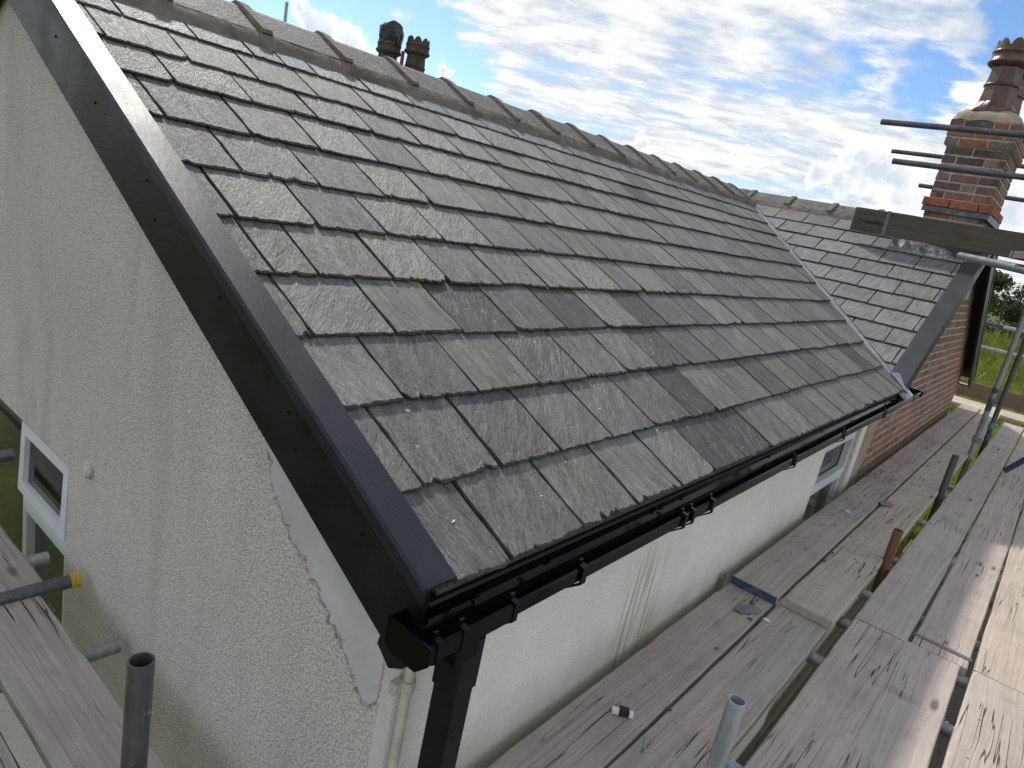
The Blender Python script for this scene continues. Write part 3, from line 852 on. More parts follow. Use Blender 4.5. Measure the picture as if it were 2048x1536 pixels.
while v0 < WV - 0.16:
    # valley x at height v: x = EX - (v*CW)*TW/TT
    xs = EX - 0.85 * 0.0 - v0 * CW * TW / TT
    edge = XO - 0.06
    u1 = edge - (0.10 if kv % 2 else 0.235)
    us = [edge, u1]
    while us[-1] > EX - (v0 + 0.3) * CW * TW / TT - 0.05:
        us.append(us[-1] - 0.295 + rw.uniform(-0.012, 0.012))
    ln = min(0.49, WV - 0.03 - v0)
    for i in range(len(us) - 1):
        ub, ua = us[i] - 0.004, us[i + 1] + 0.004
        aa = CW * TW / TT
        lim = -(EX + 0.01 - v0 * aa) + ua     # local: -(x) - aa*y <= lim'
        if ub < EX - (v0 + 0.24) * aa + 0.03:
            continue
        cutl = (-1.0, -aa, lim) if ua < EX - v0 * aa + 0.02 else None
        me = slate_mesh(ub - ua, ln, rw.uniform(0.45, 0.8), rw, cutl, thick=0.007)
        if me is None:
            continue
        me, e_ = me
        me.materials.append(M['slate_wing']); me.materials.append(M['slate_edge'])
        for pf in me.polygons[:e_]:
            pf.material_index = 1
        o = bpy.data.objects.new('slate', me)
        link(o, wroof)
        o.matrix_local = Matrix.Translation(wp(ua, v0 + rw.uniform(-0.004, 0.004), rw.uniform(-0.0005, 0.0008))) @ ROT_WING.to_4x4() @ Matrix.Rotation(rw.uniform(-0.006, 0.006), 4, 'Z') @ Matrix.Rotation(rw.uniform(-0.003, 0.003), 4, 'Y')
        kk = rw.uniform(0.88, 1.12) * 1.16; cc = rw.choice(WPAL)
        o.color = (cc[0] * kk, cc[1] * kk, cc[2] * kk, 1)
    v0 += 0.2405
    kv += 1

# valley strip
va = MB()
segs = 12
def vpt(f, off, h):
    v = f * (VT - 0.12) - 0.06
    return rp(val_u(v) + off, v, h)
for s in range(segs):
    f0, f1 = s / segs, (s + 1) / segs
    prof = [(-0.15, -0.012), (-0.108, 0.004), (-0.02, 0.010), (-0.004, 0.016), (0.006, 0.026), (0.016, 0.022)]
    a = [vpt(f0, o_, h_ + (0.0012 if s % 4 == 0 else 0)) for o_, h_ in prof]
    b = [vpt(f1, o_, h_) for o_, h_ in prof]
    va.ring_loft([a, b], False, closed=False)
part('valley_lining', va, M['lead'], wroof)
# lead dressed at the foot of the valley
fl = MB()
fl.add([rp(VY - 0.10, -0.02, 0.02), rp(VY + 0.06, -0.05, -0.02), rp(VY + 0.11, 0.12, 0.05), rp(VY - 0.01, 0.16, 0.035)], [(0, 1, 2, 3)])
part('valley_foot', fl, M['lead'], wroof)

# --- ridge tiles
def ridge_run(parent, along, start, end, pitch_a, pitch_b, base, zc, step, phase, rng_, W2=0.245):
    """along: 'y' or 'x'"""
    def P(t, s, z):
        return Vector((base + s, t, zc + z)) if along == 'y' else Vector((t, base - s, zc + z))
    bed = MB()
    rings = []
    t = start
    n = int((end - start) / 0.06)
    for i in range(n + 1):
        t = start + (end - start) * i / n
        j = lambda a: rng_.uniform(-a, a)
        wa, wb = W2 + 0.066 + j(0.008), W2 + 0.06
        sec = [P(t, wa, 0.008 - pitch_a * wa + j(0.003)), P(t, wa - 0.012, 0.026 - pitch_a * wa + j(0.005)), P(t, W2 + 0.010, 0.040 - pitch_a * W2 + j(0.004)), P(t, 0, 0.0), P(t, -W2 - 0.010, 0.040 - pitch_b * W2), P(t, -wb, 0.01 - pitch_b * wb)]
        rings.append(sec)
    if along == 'x':
        rings = [r[::-1] for r in rings]
    bed.ring_loft([r[::-1] for r in rings], True, closed=False)
    part('ridge_bedding', bed, M['ridge_mortar'], parent)
    t = start + phase
    while t < end - 0.02:
        t1 = min(t + step - 0.004, end)
        dz_ = rng_.uniform(-0.004, 0.004)
        tl = MB()
        def sec(tt, out, lift):
            pts = [(-W2 - out, -pitch_b * W2 + 0.045 + lift), (-0.045, 0.021 + lift), (0, 0.034 + lift), (0.045, 0.021 + lift), (W2 + out, -pitch_a * W2 + 0.045 + lift)]
            inn = [(x, z - 0.016) for x, z in pts[::-1]]
            return [P(tt, x, z + dz_) for x, z in pts + inn]
        ra, rb = sec(t, 0, 0), sec(t1, 0, 0)
        if along == 'y':
            ra, rb = ra[::-1], rb[::-1]
        tl.ring_loft([ra, rb], False, True, True)
        tile = part('ridge_tile', tl, M['ridge'], parent)
        cl = MB()
        secs = [sec(t - 0.016, 0.004, 0.003), sec(t - 0.010, 0.010, 0.017), sec(t + 0.034, 0.010, 0.018), sec(t + 0.046, 0.004, 0.003)]
        if along == 'y':
            secs = [s_[::-1] for s_ in secs]
        cl.ring_loft(secs, False, True, True)
        part('ridge_tile_collar', cl, M['ridge_collar'], parent)
        t += step
rr = random.Random(3)
ridge = thing('ridge', (0, 0, 0), None, None); ridge.parent = house; ridge.location = roof.location
ridge_run(ridge, 'y', 0.90, RY - 0.02, TT, TT, RX, RZ, 0.4395, 0.02, rr)
ridge2 = thing('wing_ridge', (0, 0, 0), None, None); ridge2.parent = house; ridge2.location = roof.location
ridge_run(ridge2, 'x', RX + 0.02, -1.40, TW, TW, RY, RZ, 0.445, 0.10, rr, 0.19)
# mortar junction where the two ridges meet
jm = MB()
rg = []
for k, (rr_, zz_) in enumerate(((0.30, -0.10), (0.24, -0.03), (0.13, 0.022), (0.05, 0.040))):
    rg.append([(RX + 0.03 + rr_ * math.cos(a * math.pi / 6) * rs.uniform(0.9, 1.1), RY + rr_ * 0.75 * math.sin(a * math.pi / 6) * rs.uniform(0.9, 1.1), RZ + zz_) for a in range(12)])
jm.ring_loft(rg, True, False, True)
part('mortar_junction', jm, M['ridge_mortar'], ridge2)

# --- main gable bargeboard, capping, box end
YB = 0.90
bb = MB()
def topz(x): return -0.741 - 0.5206 * (x + 0.79)
def lowz(x): return -0.907 - 0.5206 * (x + 0.88)
poly = [(-0.79, topz(-0.79) - 0.004), (RX, topz(RX) - 0.004), (RX, lowz(RX)), (-0.88, lowz(-0.88)), (-0.884, -0.928), (-0.842, -0.962), (-0.803, -0.94), (-0.797, -0.86)]
bb.prism([(x, YB, z) for x, z in poly], (0, 0.030, 0))
polyr = [(RX - 0.001, topz(RX) - 0.004), (xl, topz(2 * RX - xl) - 0.004), (xl, lowz(2 * RX - xl)), (RX - 0.001, lowz(RX))]
bb.prism([(x, YB + 0.001, z) for x, z in polyr], (0, 0.029, 0))
barge = part('bargeboard', bb, M['foil'], house)
cp = MB()
for sgn in (1, -1):
    def q(x, y, dz_):
        xx = x if sgn > 0 else 2 * RX - x
        return (xx, y, topz(x) + dz_)
    xe, xr = -0.778, RX + 0.0005
    prof = [(0.8925, -0.030), (0.8925, 0.0), (0.900, 0.006), (0.982, 0.006), (0.985, 0.002), (0.985, -0.010), (0.978, -0.010), (0.978, -0.002), (0.902, -0.003), (0.8985, -0.030)]
    a = [q(xe, y, z) for y, z in prof]
    b = [q(xr, y, z) for y, z in prof]
    if sgn < 0:
        a, b = b, a
        a = [q(xr, y, z) for y, z in prof]; b = [q(xl, y, z) for y, z in prof]
        b = [(2 * RX - (2 * RX - xl), y, topz(2 * RX - xl) + z) for y, z in prof]
    cp.ring_loft([a, b], False, True, True)
part('capping', cp, M['foil_top'], barge)
for (x, z_off) in ((-2.42, -0.085), (-2.05, -0.07), (-1.99, -0.135), (-1.62, -0.07), (-1.28, -0.075), (-1.24, -0.13), (-0.98, -0.08), (-2.75, -0.08)):
    sc = MB()
    z = topz(x) + z_off
    rg = [[(x + r_ * math.cos(a * math.pi / 5), YB - d_, z + r_ * math.sin(a * math.pi / 5)) for a in range(10)] for r_, d_ in ((0.005, 0.0), (0.0045, 0.0025), (0.002, 0.004))]
    sc.ring_loft(rg, True, False, True)
    part('screw_cap', sc, M['pvc'], barge)
# fascia and soffit behind the gutter
fa = MB()
fa.box(-0.838, -0.822, 0.935, VY + 0.22, -0.955, -0.792)
fa.box(-0.889, -0.838, 0.935, VY - 0.29, -0.962, -0.950)
part('fascia', fa, M['black_matt'], house)
# felt support tray peeping out below the eaves slates
ft = MB(); ft.add([(-0.822, 0.94, -0.790), (-0.800, 0.94, -0.80), (-0.800, VY + 0.1, -0.80), (-0.822, VY + 0.1, -0.790)], [(0, 1, 2, 3)])
part('felt_tray', ft, M['black_matt'], house)

# --- gutter, brackets, outlet, downpipe
def gz(y):                                  # the run falls towards the near outlet
    return -0.012 + (y - 0.86) * 0.0075
gprof = [(-0.820, -0.800), (-0.820, -0.846), (-0.806, -0.862), (-0.738, -0.862), (-0.712, -0.838), (-0.712, -0.808), (-0.718, -0.804), (-0.7165, -0.809), (-0.7155, -0.836), (-0.740, -0.858), (-0.804, -0.858), (-0.816, -0.844), (-0.816, -0.800)]
gt = MB()
ya, yb_ = 1.10, VY + 0.26
gt.ring_loft([[(x, ya, z + gz(ya)) for x, z in gprof], [(x, yb_, z + gz(yb_)) for x, z in gprof]], False, True, True)
gutter = part('gutter', gt, M['pvc'], house)
def grow(prof, o_):
    return [(x + (o_ if x > -0.765 else -o_ * 0.3), z - (o_ if z < -0.82 else 0)) for x, z in prof]
ot = MB()
g2 = [(-0.8215, -0.797), (-0.8215, -0.851), (-0.808, -0.868), (-0.735, -0.868), (-0.7065, -0.841), (-0.7065, -0.806), (-0.713, -0.801), (-0.7125, -0.807), (-0.7125, -0.839), (-0.738, -0.8635), (-0.806, -0.8635), (-0.8175, -0.849), (-0.8175, -0.797)]
ot.ring_loft([[(x, 0.862, z - 0.012) for x, z in g2], [(x, 1.115, z - 0.0105) for x, z in g2]], False, True, True)
ot.ring_loft([[(-0.80, 0.975, -0.868), (-0.735, 0.975, -0.868), (-0.735, 1.045, -0.868), (-0.80, 1.045, -0.868)][::-1], [(-0.80, 0.978, -0.93), (-0.735, 0.978, -0.93), (-0.735, 1.042, -0.93), (-0.80, 1.042, -0.93)][::-1]], False)
part('outlet', ot, M['pvc'], gutter)
ec = MB()
ecp = [(-0.823, -0.796), (-0.823, -0.853), (-0.809, -0.8705), (-0.734, -0.8705), (-0.705, -0.842), (-0.705, -0.802)]
ec.prism([(x, 0.857, z - 0.012) for x, z in ecp], (0, 0.0045, 0))
part('stop_end', ec, M['pvc'], gutter)
for y in (0.885, 0.955, 1.112, 1.374, 1.925, 1.985, 2.130, 2.968, 3.739, 4.68, 5.62):
    bk_ = MB()
    wdt = 0.008 if y in (0.885, 0.955, 1.112, 1.925, 1.985, 2.130) else 0.011
    z = gz(y)
    bp = [(-0.8205, -0.80), (-0.8205, -0.880), (-0.795, -0.893), (-0.742, -0.8740), (-0.7045, -0.845), (-0.7042, -0.800), (-0.720, -0.7965), (-0.720, -0.800), (-0.7085, -0.803), (-0.7095, -0.843), (-0.740, -0.870), (-0.812, -0.8705), (-0.815, -0.80)]
    bk_.ring_loft([[(x, y - wdt, zz_ + z) for x, zz_ in bp], [(x, y + wdt, zz_ + z) for x, zz_ in bp]], False, True, True)
    bk_.box(-0.726, -0.7215, y - 0.006, y + 0.006, -0.803 + z, -0.786 + z)
    part('bracket', bk_, M['pvc'], gutter)
# open end by the brick wall
e2 = MB(); e2.prism([(x, yb_, z + gz(yb_)) for x, z in ecp], (0, 0.004, 0)); part('stop_end', e2, M['pvc'], gutter)

dpm = MB()
s2 = 0.0325
cxd, cyd = -0.775, 1.04
def sq(cx_, cy_, z, h=s2, b=0.006):
    pts = [(h, -h + b), (h, h - b), (h - b, h), (-h + b, h), (-h, h - b), (-h, -h + b), (-h + b, -h), (h - b, -h)]
    return [(cx_ + x, cy_ + y, z) for x, y in pts]
dpm.ring_loft([sq(cxd, cyd, GZ + 0.02), sq(cxd, cyd, -0.90)], False, True, True)
pipe = part('downpipe', dpm, M['pvc_matt'], house)
sk = MB()
sk.ring_loft([sq(cxd, cyd, -1.02, s2 + 0.004), sq(cxd, cyd, -0.895, s2 + 0.004)], False, True, True)
part('socket', sk, M['pvc_matt'], pipe)
tp = MB()
tp.tube((-0.868, 1.0, GZ), (-0.868, 1.0, -0.955), 0.0125, 14, False)
thin = part('waste_pipe', tp, M['cream'], house)
cl = MB(); cl.tube((-0.868, 1.0, -1.085), (-0.868, 1.0, -1.055), 0.0175, 14, False); cl.box(-0.89, -0.868, 0.965, 1.0, -1.083, -1.057); part('pipe_clip', cl, M['cream'], thin)

# --- brick wall of the wing
bw = MB()
def zw(y):
    return EZ - 0.04 + TW * (y - VY) if y < RY else EZ - 0.04 + TW * (RY - VY) - TW * (y - RY)
bw.add([(XB - 0.0035, 5.31, GZ), (XB - 0.0035, YE, GZ), (XB - 0.0035, YE, zw(YE)), (XB - 0.0035, RY, zw(RY)), (XB - 0.0035, 5.31, zw(5.31))], [(0, 1, 2, 3, 4)])
brick_wall = part('brick_wall', bw, M['mortar'], house)
def brick_mesh(l, h, dpt, rng_, axis='y'):
    mb = MB()
    def j(): return rng_.uniform(-0.0022, 0.0022)
    b = 0.004
    pts0 = [(0, j(), j()), (0, l + j(), j()), (0, l + j(), h + j()), (0, j(), h + j())]
    pts1 = [(dpt - b, y_, z_) for _, y_, z_ in pts0]
    pts2 = [(dpt + j() * 0.5, y_ + (b if y_ < l / 2 else -b), z_ + (b if z_ < h / 2 else -b)) for _, y_, z_ in pts0]
    if axis == 'y':
        mb.ring_loft([pts0, pts1, pts2], False, False, True)
    return mb
rb_ = random.Random(21)
BV = {}
def brick_variant(l):
    key = (round(l, 3), rb_.randrange(4))
    if key not in BV:
        me = brick_mesh(l, 0.059, 0.016, rb_).mesh('brick')
        me.materials.append(M['brick'])
        BV[key] = me
    return BV[key]
BPAL = [(0.27, 0.12, 0.08), (0.30, 0.125, 0.075), (0.23, 0.125, 0.095), (0.19, 0.135, 0.118), (0.21, 0.172, 0.152), (0.165, 0.128, 0.118), (0.24, 0.19, 0.162), (0.26, 0.145, 0.105), (0.20, 0.165, 0.15)]
bricks = []
zc_ = -1.76
row = 0
while zc_ < zw(RY) - 0.05:
    y = 5.62 + (rb_.uniform(-0.02, 0.02)) - (0.06 if row % 2 else 0) + (0.0 if zc_ > -1.0 else (-0.14 if row % 3 else -0.05))
    hdr = (row % 4 == 2)
    while y < YE - 0.02:
        l = 0.104 if (hdr or rb_.random() < 0.10) else 0.216
        if y + l > YE - 0.003:
            l = 0.104
            if y + l > YE - 0.001:
                break
        if zc_ + 0.064 < min(zw(y), zw(y + l)) - 0.02:
            bricks.append((y, zc_, l))
        y += l + 0.0115
    zc_ += 0.0765
    row += 1
bricks.sort(key=lambda q_: q_[0] + (4.0 if q_[1] < -1.56 else 0))
rest = MB()
for i, (y, z, l) in enumerate(bricks):
    kk = rb_.uniform(0.95, 1.35); cc = rb_.choice(BPAL)
    if i < 296:
        o = bpy.data.objects.new('brick', brick_variant(l))
        link(o, brick_wall)
        o.location = (XB - 0.014 + rb_.uniform(-0.002, 0.003), y, z)
        o.rotation_euler = (rb_.uniform(-0.012, 0.012), 0, 0)
        o.color = (cc[0] * kk, cc[1] * kk, cc[2] * kk, 1)
    else:
        bm_ = brick_mesh(l, 0.059, 0.016, rb_)
        rest.add([(x_ + XB - 0.014, y_ + y, z_ + z) for x_, y_, z_ in bm_.v], bm_.f)
if rest.v:
    o = part('farther_bricks', rest, M['brick'], brick_wall)
    o['kind'] = 'stuff'; o.color = (0.29, 0.17, 0.13, 1)
# cement dubbing between the window reveal and the first bricks
cd = MB()
pts = []
edge_l = [(5.335, -1.9), (5.335, -1.25), (5.34, -0.93)]
edge_r = [(5.98, -0.93), (5.90, -0.99), (5.96, -1.07), (5.80, -1.14), (5.86, -1.22), (5.74, -1.30), (5.82, -1.37), (5.68, -1.44), (5.74, -1.52), (5.66, -1.9)]
cd.prism([(XB - 0.006, y, z) for y, z in edge_l + edge_r], (0.018, 0, 0))
part('cement_dubbing', cd, M['cement_brown'], brick_wall)

# wing bargeboards
wb = MB()
def wtop(y): return EZ + 0.035 + TW * (y - VY)
y0_, y1_ = VY - 0.03, RY
wb.prism([(XO, y0_, wtop(y0_)), (XO, y1_, wtop(y1_)), (XO, y1_, wtop(y1_) - 0.19), (XO, y0_ + 0.02, wtop(y0_) - 0.16), (XO, y0_, wtop(y0_) - 0.12)], (-0.022, 0, 0))
wbarge = part('wing_bargeboard', wb, M['foil'], house)
cpw = MB()
prof = [(XO + 0.006, -0.03), (XO + 0.006, 0.006), (XO - 0.125, 0.006), (XO - 0.125, -0.006), (XO, -0.003), (XO, -0.03)]
cpw.ring_loft([[(x, y0_ - 0.03, wtop(y0_ - 0.03) + z) for x, z in prof][::-1], [(x, y1_, wtop(y1_) + z) for x, z in prof][::-1]], False, True, True)
part('capping', cpw, M['foil_grey'], wbarge)
for yy in (5.95, 6.5, 7.05, 7.4):
    sc = MB()
    z = wtop(yy) - 0.09
    sc.ring_loft([[(XO + d_, yy + r_ * math.cos(a * math.pi / 4), z + r_ * math.sin(a * math.pi / 4)) for a in range(8)] for r_, d_ in ((0.007, 0.0), (0.006, 0.003), (0.002, 0.005))], True, False, True)
    part('screw_cap', sc, M['pvc'], wbarge)
fb = MB()
def ftop(y): return RZ + 0.035 - TW * (y - RY)
fb.prism([(XO + 0.001, RY + 0.002, ftop(RY)), (XO + 0.001, YE + 0.12, ftop(YE + 0.12)), (XO + 0.001, YE + 0.12, ftop(YE + 0.12) - 0.22), (XO + 0.001, YE - 0.02, ftop(YE) - 0.24), (XO + 0.001, RY + 0.002, ftop(RY) - 0.20)], (-0.024, 0, 0))
fbarge = part('wing_bargeboard', fb, M['foil'], house)
cpf = MB()
prof = [(XO + 0.007, -0.03), (XO + 0.007, 0.006), (XO - 0.125, 0.006), (XO - 0.125, -0.006), (XO + 0.001, -0.003), (XO + 0.001, -0.03)]
cpf.ring_loft([[(x, RY + 0.003, ftop(RY) + z) for x, z in prof][::-1], [(x, YE + 0.15, ftop(YE + 0.15) + z) for x, z in prof][::-1]], False, True, True)
part('capping', cpf, M['foil_top'], fbarge)
sf = MB()
sf.box(XB, XO - 0.024, YE - 0.05, YE + 0.12, ftop(YE) - 0.25, ftop(YE) - 0.235)
part('verge_soffit', sf, M['pvc'], fbarge)

# --- chimney stack on the wing gable
CX0, CX1, CY0, CY1 = -1.405, -0.915, 7.56, 8.42
st_ = MB(); st_.box(CX0 + 0.005, CX1 - 0.005, CY0 + 0.005, CY1 - 0.005, -0.1, 1.205)
st_.box(CX0 - 0.019, CX1 + 0.019, CY0 - 0.019, CY1 + 0.019, 1.206, 1.425)
stack = part('chimney_stack', st_, M['mortar'], house)
rc = random.Random(33)
ROTF = Matrix(((0, 1, 0), (-1, 0, 0), (0, 0, 1)))
CPAL = BPAL + [(0.10, 0.078, 0.076), (0.12, 0.095, 0.092), (0.17, 0.10, 0.08), (0.14, 0.105, 0.095), (0.29, 0.115, 0.065)]
def course(z, grow_, pal, kind_row, red=False, h=0.060):
    x0, x1, y0, y1 = CX0 - grow_, CX1 + grow_, CY0 - grow_, CY1 + grow_
    for face in range(4):
        L = (x1 - x0) if face % 2 == 0 else (y1 - y0)
        t = 0.0
        seq = []
        first = 0.104 if kind_row % 2 == face % 2 else 0.216
        t = 0.0
        while t < L - 0.03:
            l = first if not seq else (0.216 if rc.random() < 0.85 else 0.104)
            l = min(l, L - t)
            if L - t - l < 0.06:
                l = L - t
            seq.append((t, l)); t += l + 0.013
        for (t, l) in seq:
            me = brick_mesh(l, h, 0.05, rc).mesh('brick'); me.materials.append(M['brick'])
            o = bpy.data.objects.new('brick', me); link(o, stack)
            # local brick: depth along +x, length along +y
            if face == 1:   mt_, lo = Matrix.Rotation(0, 4, 'Z'), (x1 - 0.05, y0 + t, z)
            elif face == 3: mt_, lo = Matrix.Rotation(math.pi, 4, 'Z'), (x0 + 0.05, y0 + t + l, z)
            elif face == 0: mt_, lo = Matrix.Rotation(-math.pi / 2, 4, 'Z'), (x0 + t, y0 + 0.05, z)
            else:           mt_, lo = Matrix.Rotation(math.pi / 2, 4, 'Z'), (x0 + t + l, y1 - 0.05, z)
            # stagger corners so that no two faces share a plane
            o.matrix_local = Matrix.Translation(Vector(lo) + Vector((rc.uniform(-0.001, 0.001), rc.uniform(-0.001, 0.001), (0.0006 * face)))) @ mt_
            cc = (0.33, 0.115, 0.07) if red else rc.choice(pal)
            kk = rc.uniform(0.95, 1.3)
            o.color = (cc[0] * kk, cc[1] * kk, cc[2] * kk, 1)
z = 0.42
row = 0
for z_ in (0.34, 0.418, 0.496, 0.572):
    course(z_, -0.004 if z_ < 0.55 else 0.0, CPAL, row); row += 1
tray = MB(); tray.box(CX0 - 0.022, CX1 + 0.022, CY0 - 0.022, CY1 + 0.022, 0.645, 0.664)
for s in (-1, 1): tray.box(CX0 - 0.024, CX1 + 0.024, (CY0 - 0.030) if s < 0 else (CY1 + 0.022), (CY0 - 0.0225) if s < 0 else (CY1 + 0.03), 0.615, 0.662)
tray.box(CX1 + 0.0225, CX1 + 0.030, CY0 - 0.03, CY1 + 0.03, 0.605, 0.6625)
part('lead_tray', tray, M['lead_dark'], stack)
course(0.668, 0.036, CPAL, 1, True, 0.070)
zq = 0.750
row = 0
while zq < 1.15:
    course(zq, 0.0, CPAL, row); zq += 0.0765; row += 1
for gq in (0.024, 0.028, 0.026):
    course(zq, gq, CPAL, row); zq += 0.0765; row += 1
fl = MB()
rg = []
for (gx, zz_) in ((0.020, zq - 0.008), (0.0, zq + 0.045), (-0.05, zq + 0.085), (-0.10, zq + 0.105)):
    ring = []
    x0, x1, y0, y1 = CX0 - gx, CX1 + gx, CY0 - gx, CY1 + gx
    for k in range(8): ring.append((x0 + (x1 - x0) * k / 8, y0 + rc.uniform(-0.006, 0.006), zz_ + rc.uniform(-0.008, 0.008)))
    for k in range(8): ring.append((x1 + rc.uniform(-0.006, 0.006), y0 + (y1 - y0) * k / 8, zz_ + rc.uniform(-0.008, 0.008)))
    for k in range(8): ring.append((x1 - (x1 - x0) * k / 8, y1, zz_))
    for k in range(8): ring.append((x0, y1 - (y1 - y0) * k / 8, zz_))
    rg.append(ring)
fl.ring_loft(rg, True, False, True)
part('flaunching', fl, M['cement_brown'], stack)

def pot_mesh(scale=1.0, soot=False):
    """tall octagonal pot with flared foot, banded neck and scalloped crown"""
    mb = MB()
    def ring(r, z, n=48, oct_=0.0, sqr=0.0):
        out = []
        for i in range(n):
            a = 2 * math.pi * i / n
            k = 1.0
            if oct_:
                b = (a + math.pi / 8) % (math.pi / 4) - math.pi / 8
                k = 1 + oct_ * (1 / math.cos(b) - 1)
            if sqr:
                b = (a + math.pi / 4) % (math.pi / 2) - math.pi / 4
                k *= 1 + sqr * (1 / math.cos(b) - 1)
            out.append((r * k * math.cos(a) * scale, r * k * math.sin(a) * scale, z * scale))
        return out
    body = [ring(0.185, 0.0, sqr=0.8), ring(0.180, 0.02, sqr=0.7), ring(0.160, 0.05, oct_=0.7, sqr=0.3), ring(0.142, 0.10, oct_=1), ring(0.130, 0.20, oct_=1), ring(0.1295, 0.235, oct_=1)]
    mb.ring_loft(body, False, True)
    mb.ring_loft([ring(0.1295, 0.235), ring(0.143, 0.240), ring(0.145, 0.255), ring(0.132, 0.262)], True)
    mb.ring_loft([ring(0.132, 0.262, oct_=1), ring(0.123, 0.36, oct_=1), ring(0.121, 0.405, oct_=1)], False)
    mb.ring_loft([ring(0.121, 0.395), ring(0.150, 0.408), ring(0.172, 0.425), ring(0.176, 0.44), ring(0.170, 0.452), ring(0.160, 0.458), ring(0.157, 0.51), ring(0.163, 0.516), ring(0.165, 0.53), ring(0.156, 0.538)], True)
    n = 64
    def cr(r, base):
        return [(r * math.cos(2 * math.pi * i / n) * scale, r * math.sin(2 * math.pi * i / n) * scale, (base + 0.062 * abs(math.cos(4 * 2 * math.pi * i / n)) ** 0.8) * scale) for i in range(n)]
    def cr0(r, z):
        return [(r * math.cos(2 * math.pi * i / n) * scale, r * math.sin(2 * math.pi * i / n) * scale, z * scale) for i in range(n)]
    mb.ring_loft([cr0(0.156, 0.538), cr(0.146, 0.565), cr(0.130, 0.563), cr0(0.128, 0.40)], False)
    mb.add(cr0(0.128, 0.42), [tuple(range(n))])
    return mb
pm_ = pot_mesh(1.0)
for (y, kx) in ((7.80, 0.0), (8.18, 0.01)):
    o = part('chimney_pot', pm_.mesh('chimney_pot'), M['pot'], stack, (0, 0, 0))
    o.matrix_local = Matrix.Translation(Vector((-1.175 + kx, y, zq + 0.085))) @ Matrix.Rotation(R(12), 4, 'Z')
# lead apron where the stack meets the slates
ap = MB()
rg = []
for i in range(15):
    x = -1.56 + 0.78 * i / 14
    w_ = [rc.uniform(-0.006, 0.012) for _ in range(3)]
    vv = (CY0 - VY) / CW
    rg.append([wp(x, vv - 0.30 + rc.uniform(-0.01, 0.01), 0.020), wp(x, vv - 0.26, 0.030 + w_[0]), wp(x, vv - 0.14, 0.032 + w_[1]), wp(x, vv - 0.03, 0.034 + w_[2]), Vector((x, CY0 - 0.006, wp(x, vv, 0).z + 0.15))])
ap.ring_loft([r for r in rg][::-1], False, closed=False)
part('lead_apron', ap, M['lead_dark'], stack)

# --- second stack on the far side of the ridge: two pots, one bagged
S2 = Vector((-9.3, 7.85, 0))
b2 = MB(); b2.box(-0.62, 0.62, -0.30, 0.30, -1.6, 1.18)
far = thing('chimney', (S2.x, S2.y, 0.0), 'brick chimney behind the ridge carrying a sooty crowned pot and a bagged pot', 'chimney')
part('stack', b2, M['brick'], far, (0, 0, 0)).color = (0.28, 0.13, 0.08, 1)
cpm = MB(); cpm.box(-0.66, 0.66, -0.34, 0.34, 1.18, 1.33)
part('coping', cpm, M['cement_brown'], far, (0, 0, 0))
o = part('chimney_pot', pot_mesh(1.15).mesh('chimney_pot'), M['pot_soot'], far, (0.17, 0.11, 1.33))
o2 = part('chimney_pot', o.data, M['pot_soot'], far, (-0.22, -0.13, 1.27))
fr = MB(); fr.box(-3.9, 1.6, -1.2, 1.2, -5.6, -1.6)
part('house_body', fr, M['gable_render'], far, (0, 0, 0))
# bag
bg_ = MB()
rg = []
rb2 = random.Random(9)
for (z, rr_) in ((-0.06, 0.15), (0.03, 0.155), (0.10, 0.145), (0.14, 0.138), (0.19, 0.155), (0.28, 0.178), (0.38, 0.188), (0.46, 0.186), (0.52, 0.178), (0.56, 0.165)):
    ring = []
    for i in range(24):
        a = 2 * math.pi * i / 24
        k = rr_ * (1 + 0.07 * math.sin(5 * a + z * 9) + rb2.uniform(-0.035, 0.035))
        zz_ = z + (0.05 * math.cos(2 * a + 0.6) if z > 0.55 else 0) + rb2.uniform(-0.008, 0.008)
        ring.append((k * math.cos(a), k * math.sin(a), zz_))
    rg.append(ring)
bg_.ring_loft(rg, False, False, True)
solo('plastic_bag', bg_, M['bag'], (S2.x - 0.22, S2.y - 0.13, 1.60), 'black plastic bag tied over a chimney pot behind the roof ridge', 'bag')
sp = MB(); sp.box(-0.02, 0.02, -0.02, 0.02, 0.0, 0.62)
solo('strap', sp, M['orange'], (S2.x - 0.005, S2.y - 0.02, 1.20), 'orange strap hanging beside the bagged chimney pot', 'strap')

# ------------------------------------------------------------------ scaffolding
def board_mesh(L, W=0.221, T=0.038, seed=0):
    rr_ = random.Random(seed)
    mb = MB()
    n = max(4, int(L / 0.07))
    rings = []
    b = 0.005
    wl, wr = 0.0, 0.0
    for i in range(n + 1):
        x = L * i / n
        wl = wl * 0.85 + rr_.uniform(-0.0014, 0.0014)
        wr = wr * 0.85 + rr_.uniform(-0.0014, 0.0014)
        chip = rr_.uniform(0.003, 0.010) if rr_.random() < 0.06 else 0.0
        a0, a1 = -W / 2 + wl, W / 2 + wr
        zz_ = rr_.uniform(-0.0006, 0.0006)
        rings.append([(x, a0, -T), (x, a1, -T), (x, a1 - chip * 0.3, -b), (x, a1 - b - chip, zz_), (x, 0, zz_), (x, a0 + b, zz_), (x, a0, -b)])
    mb.ring_loft(rings, False, True, True)
    # turn faces outward
    mb.f = [f[::-1] for f in mb.f]
    return mb

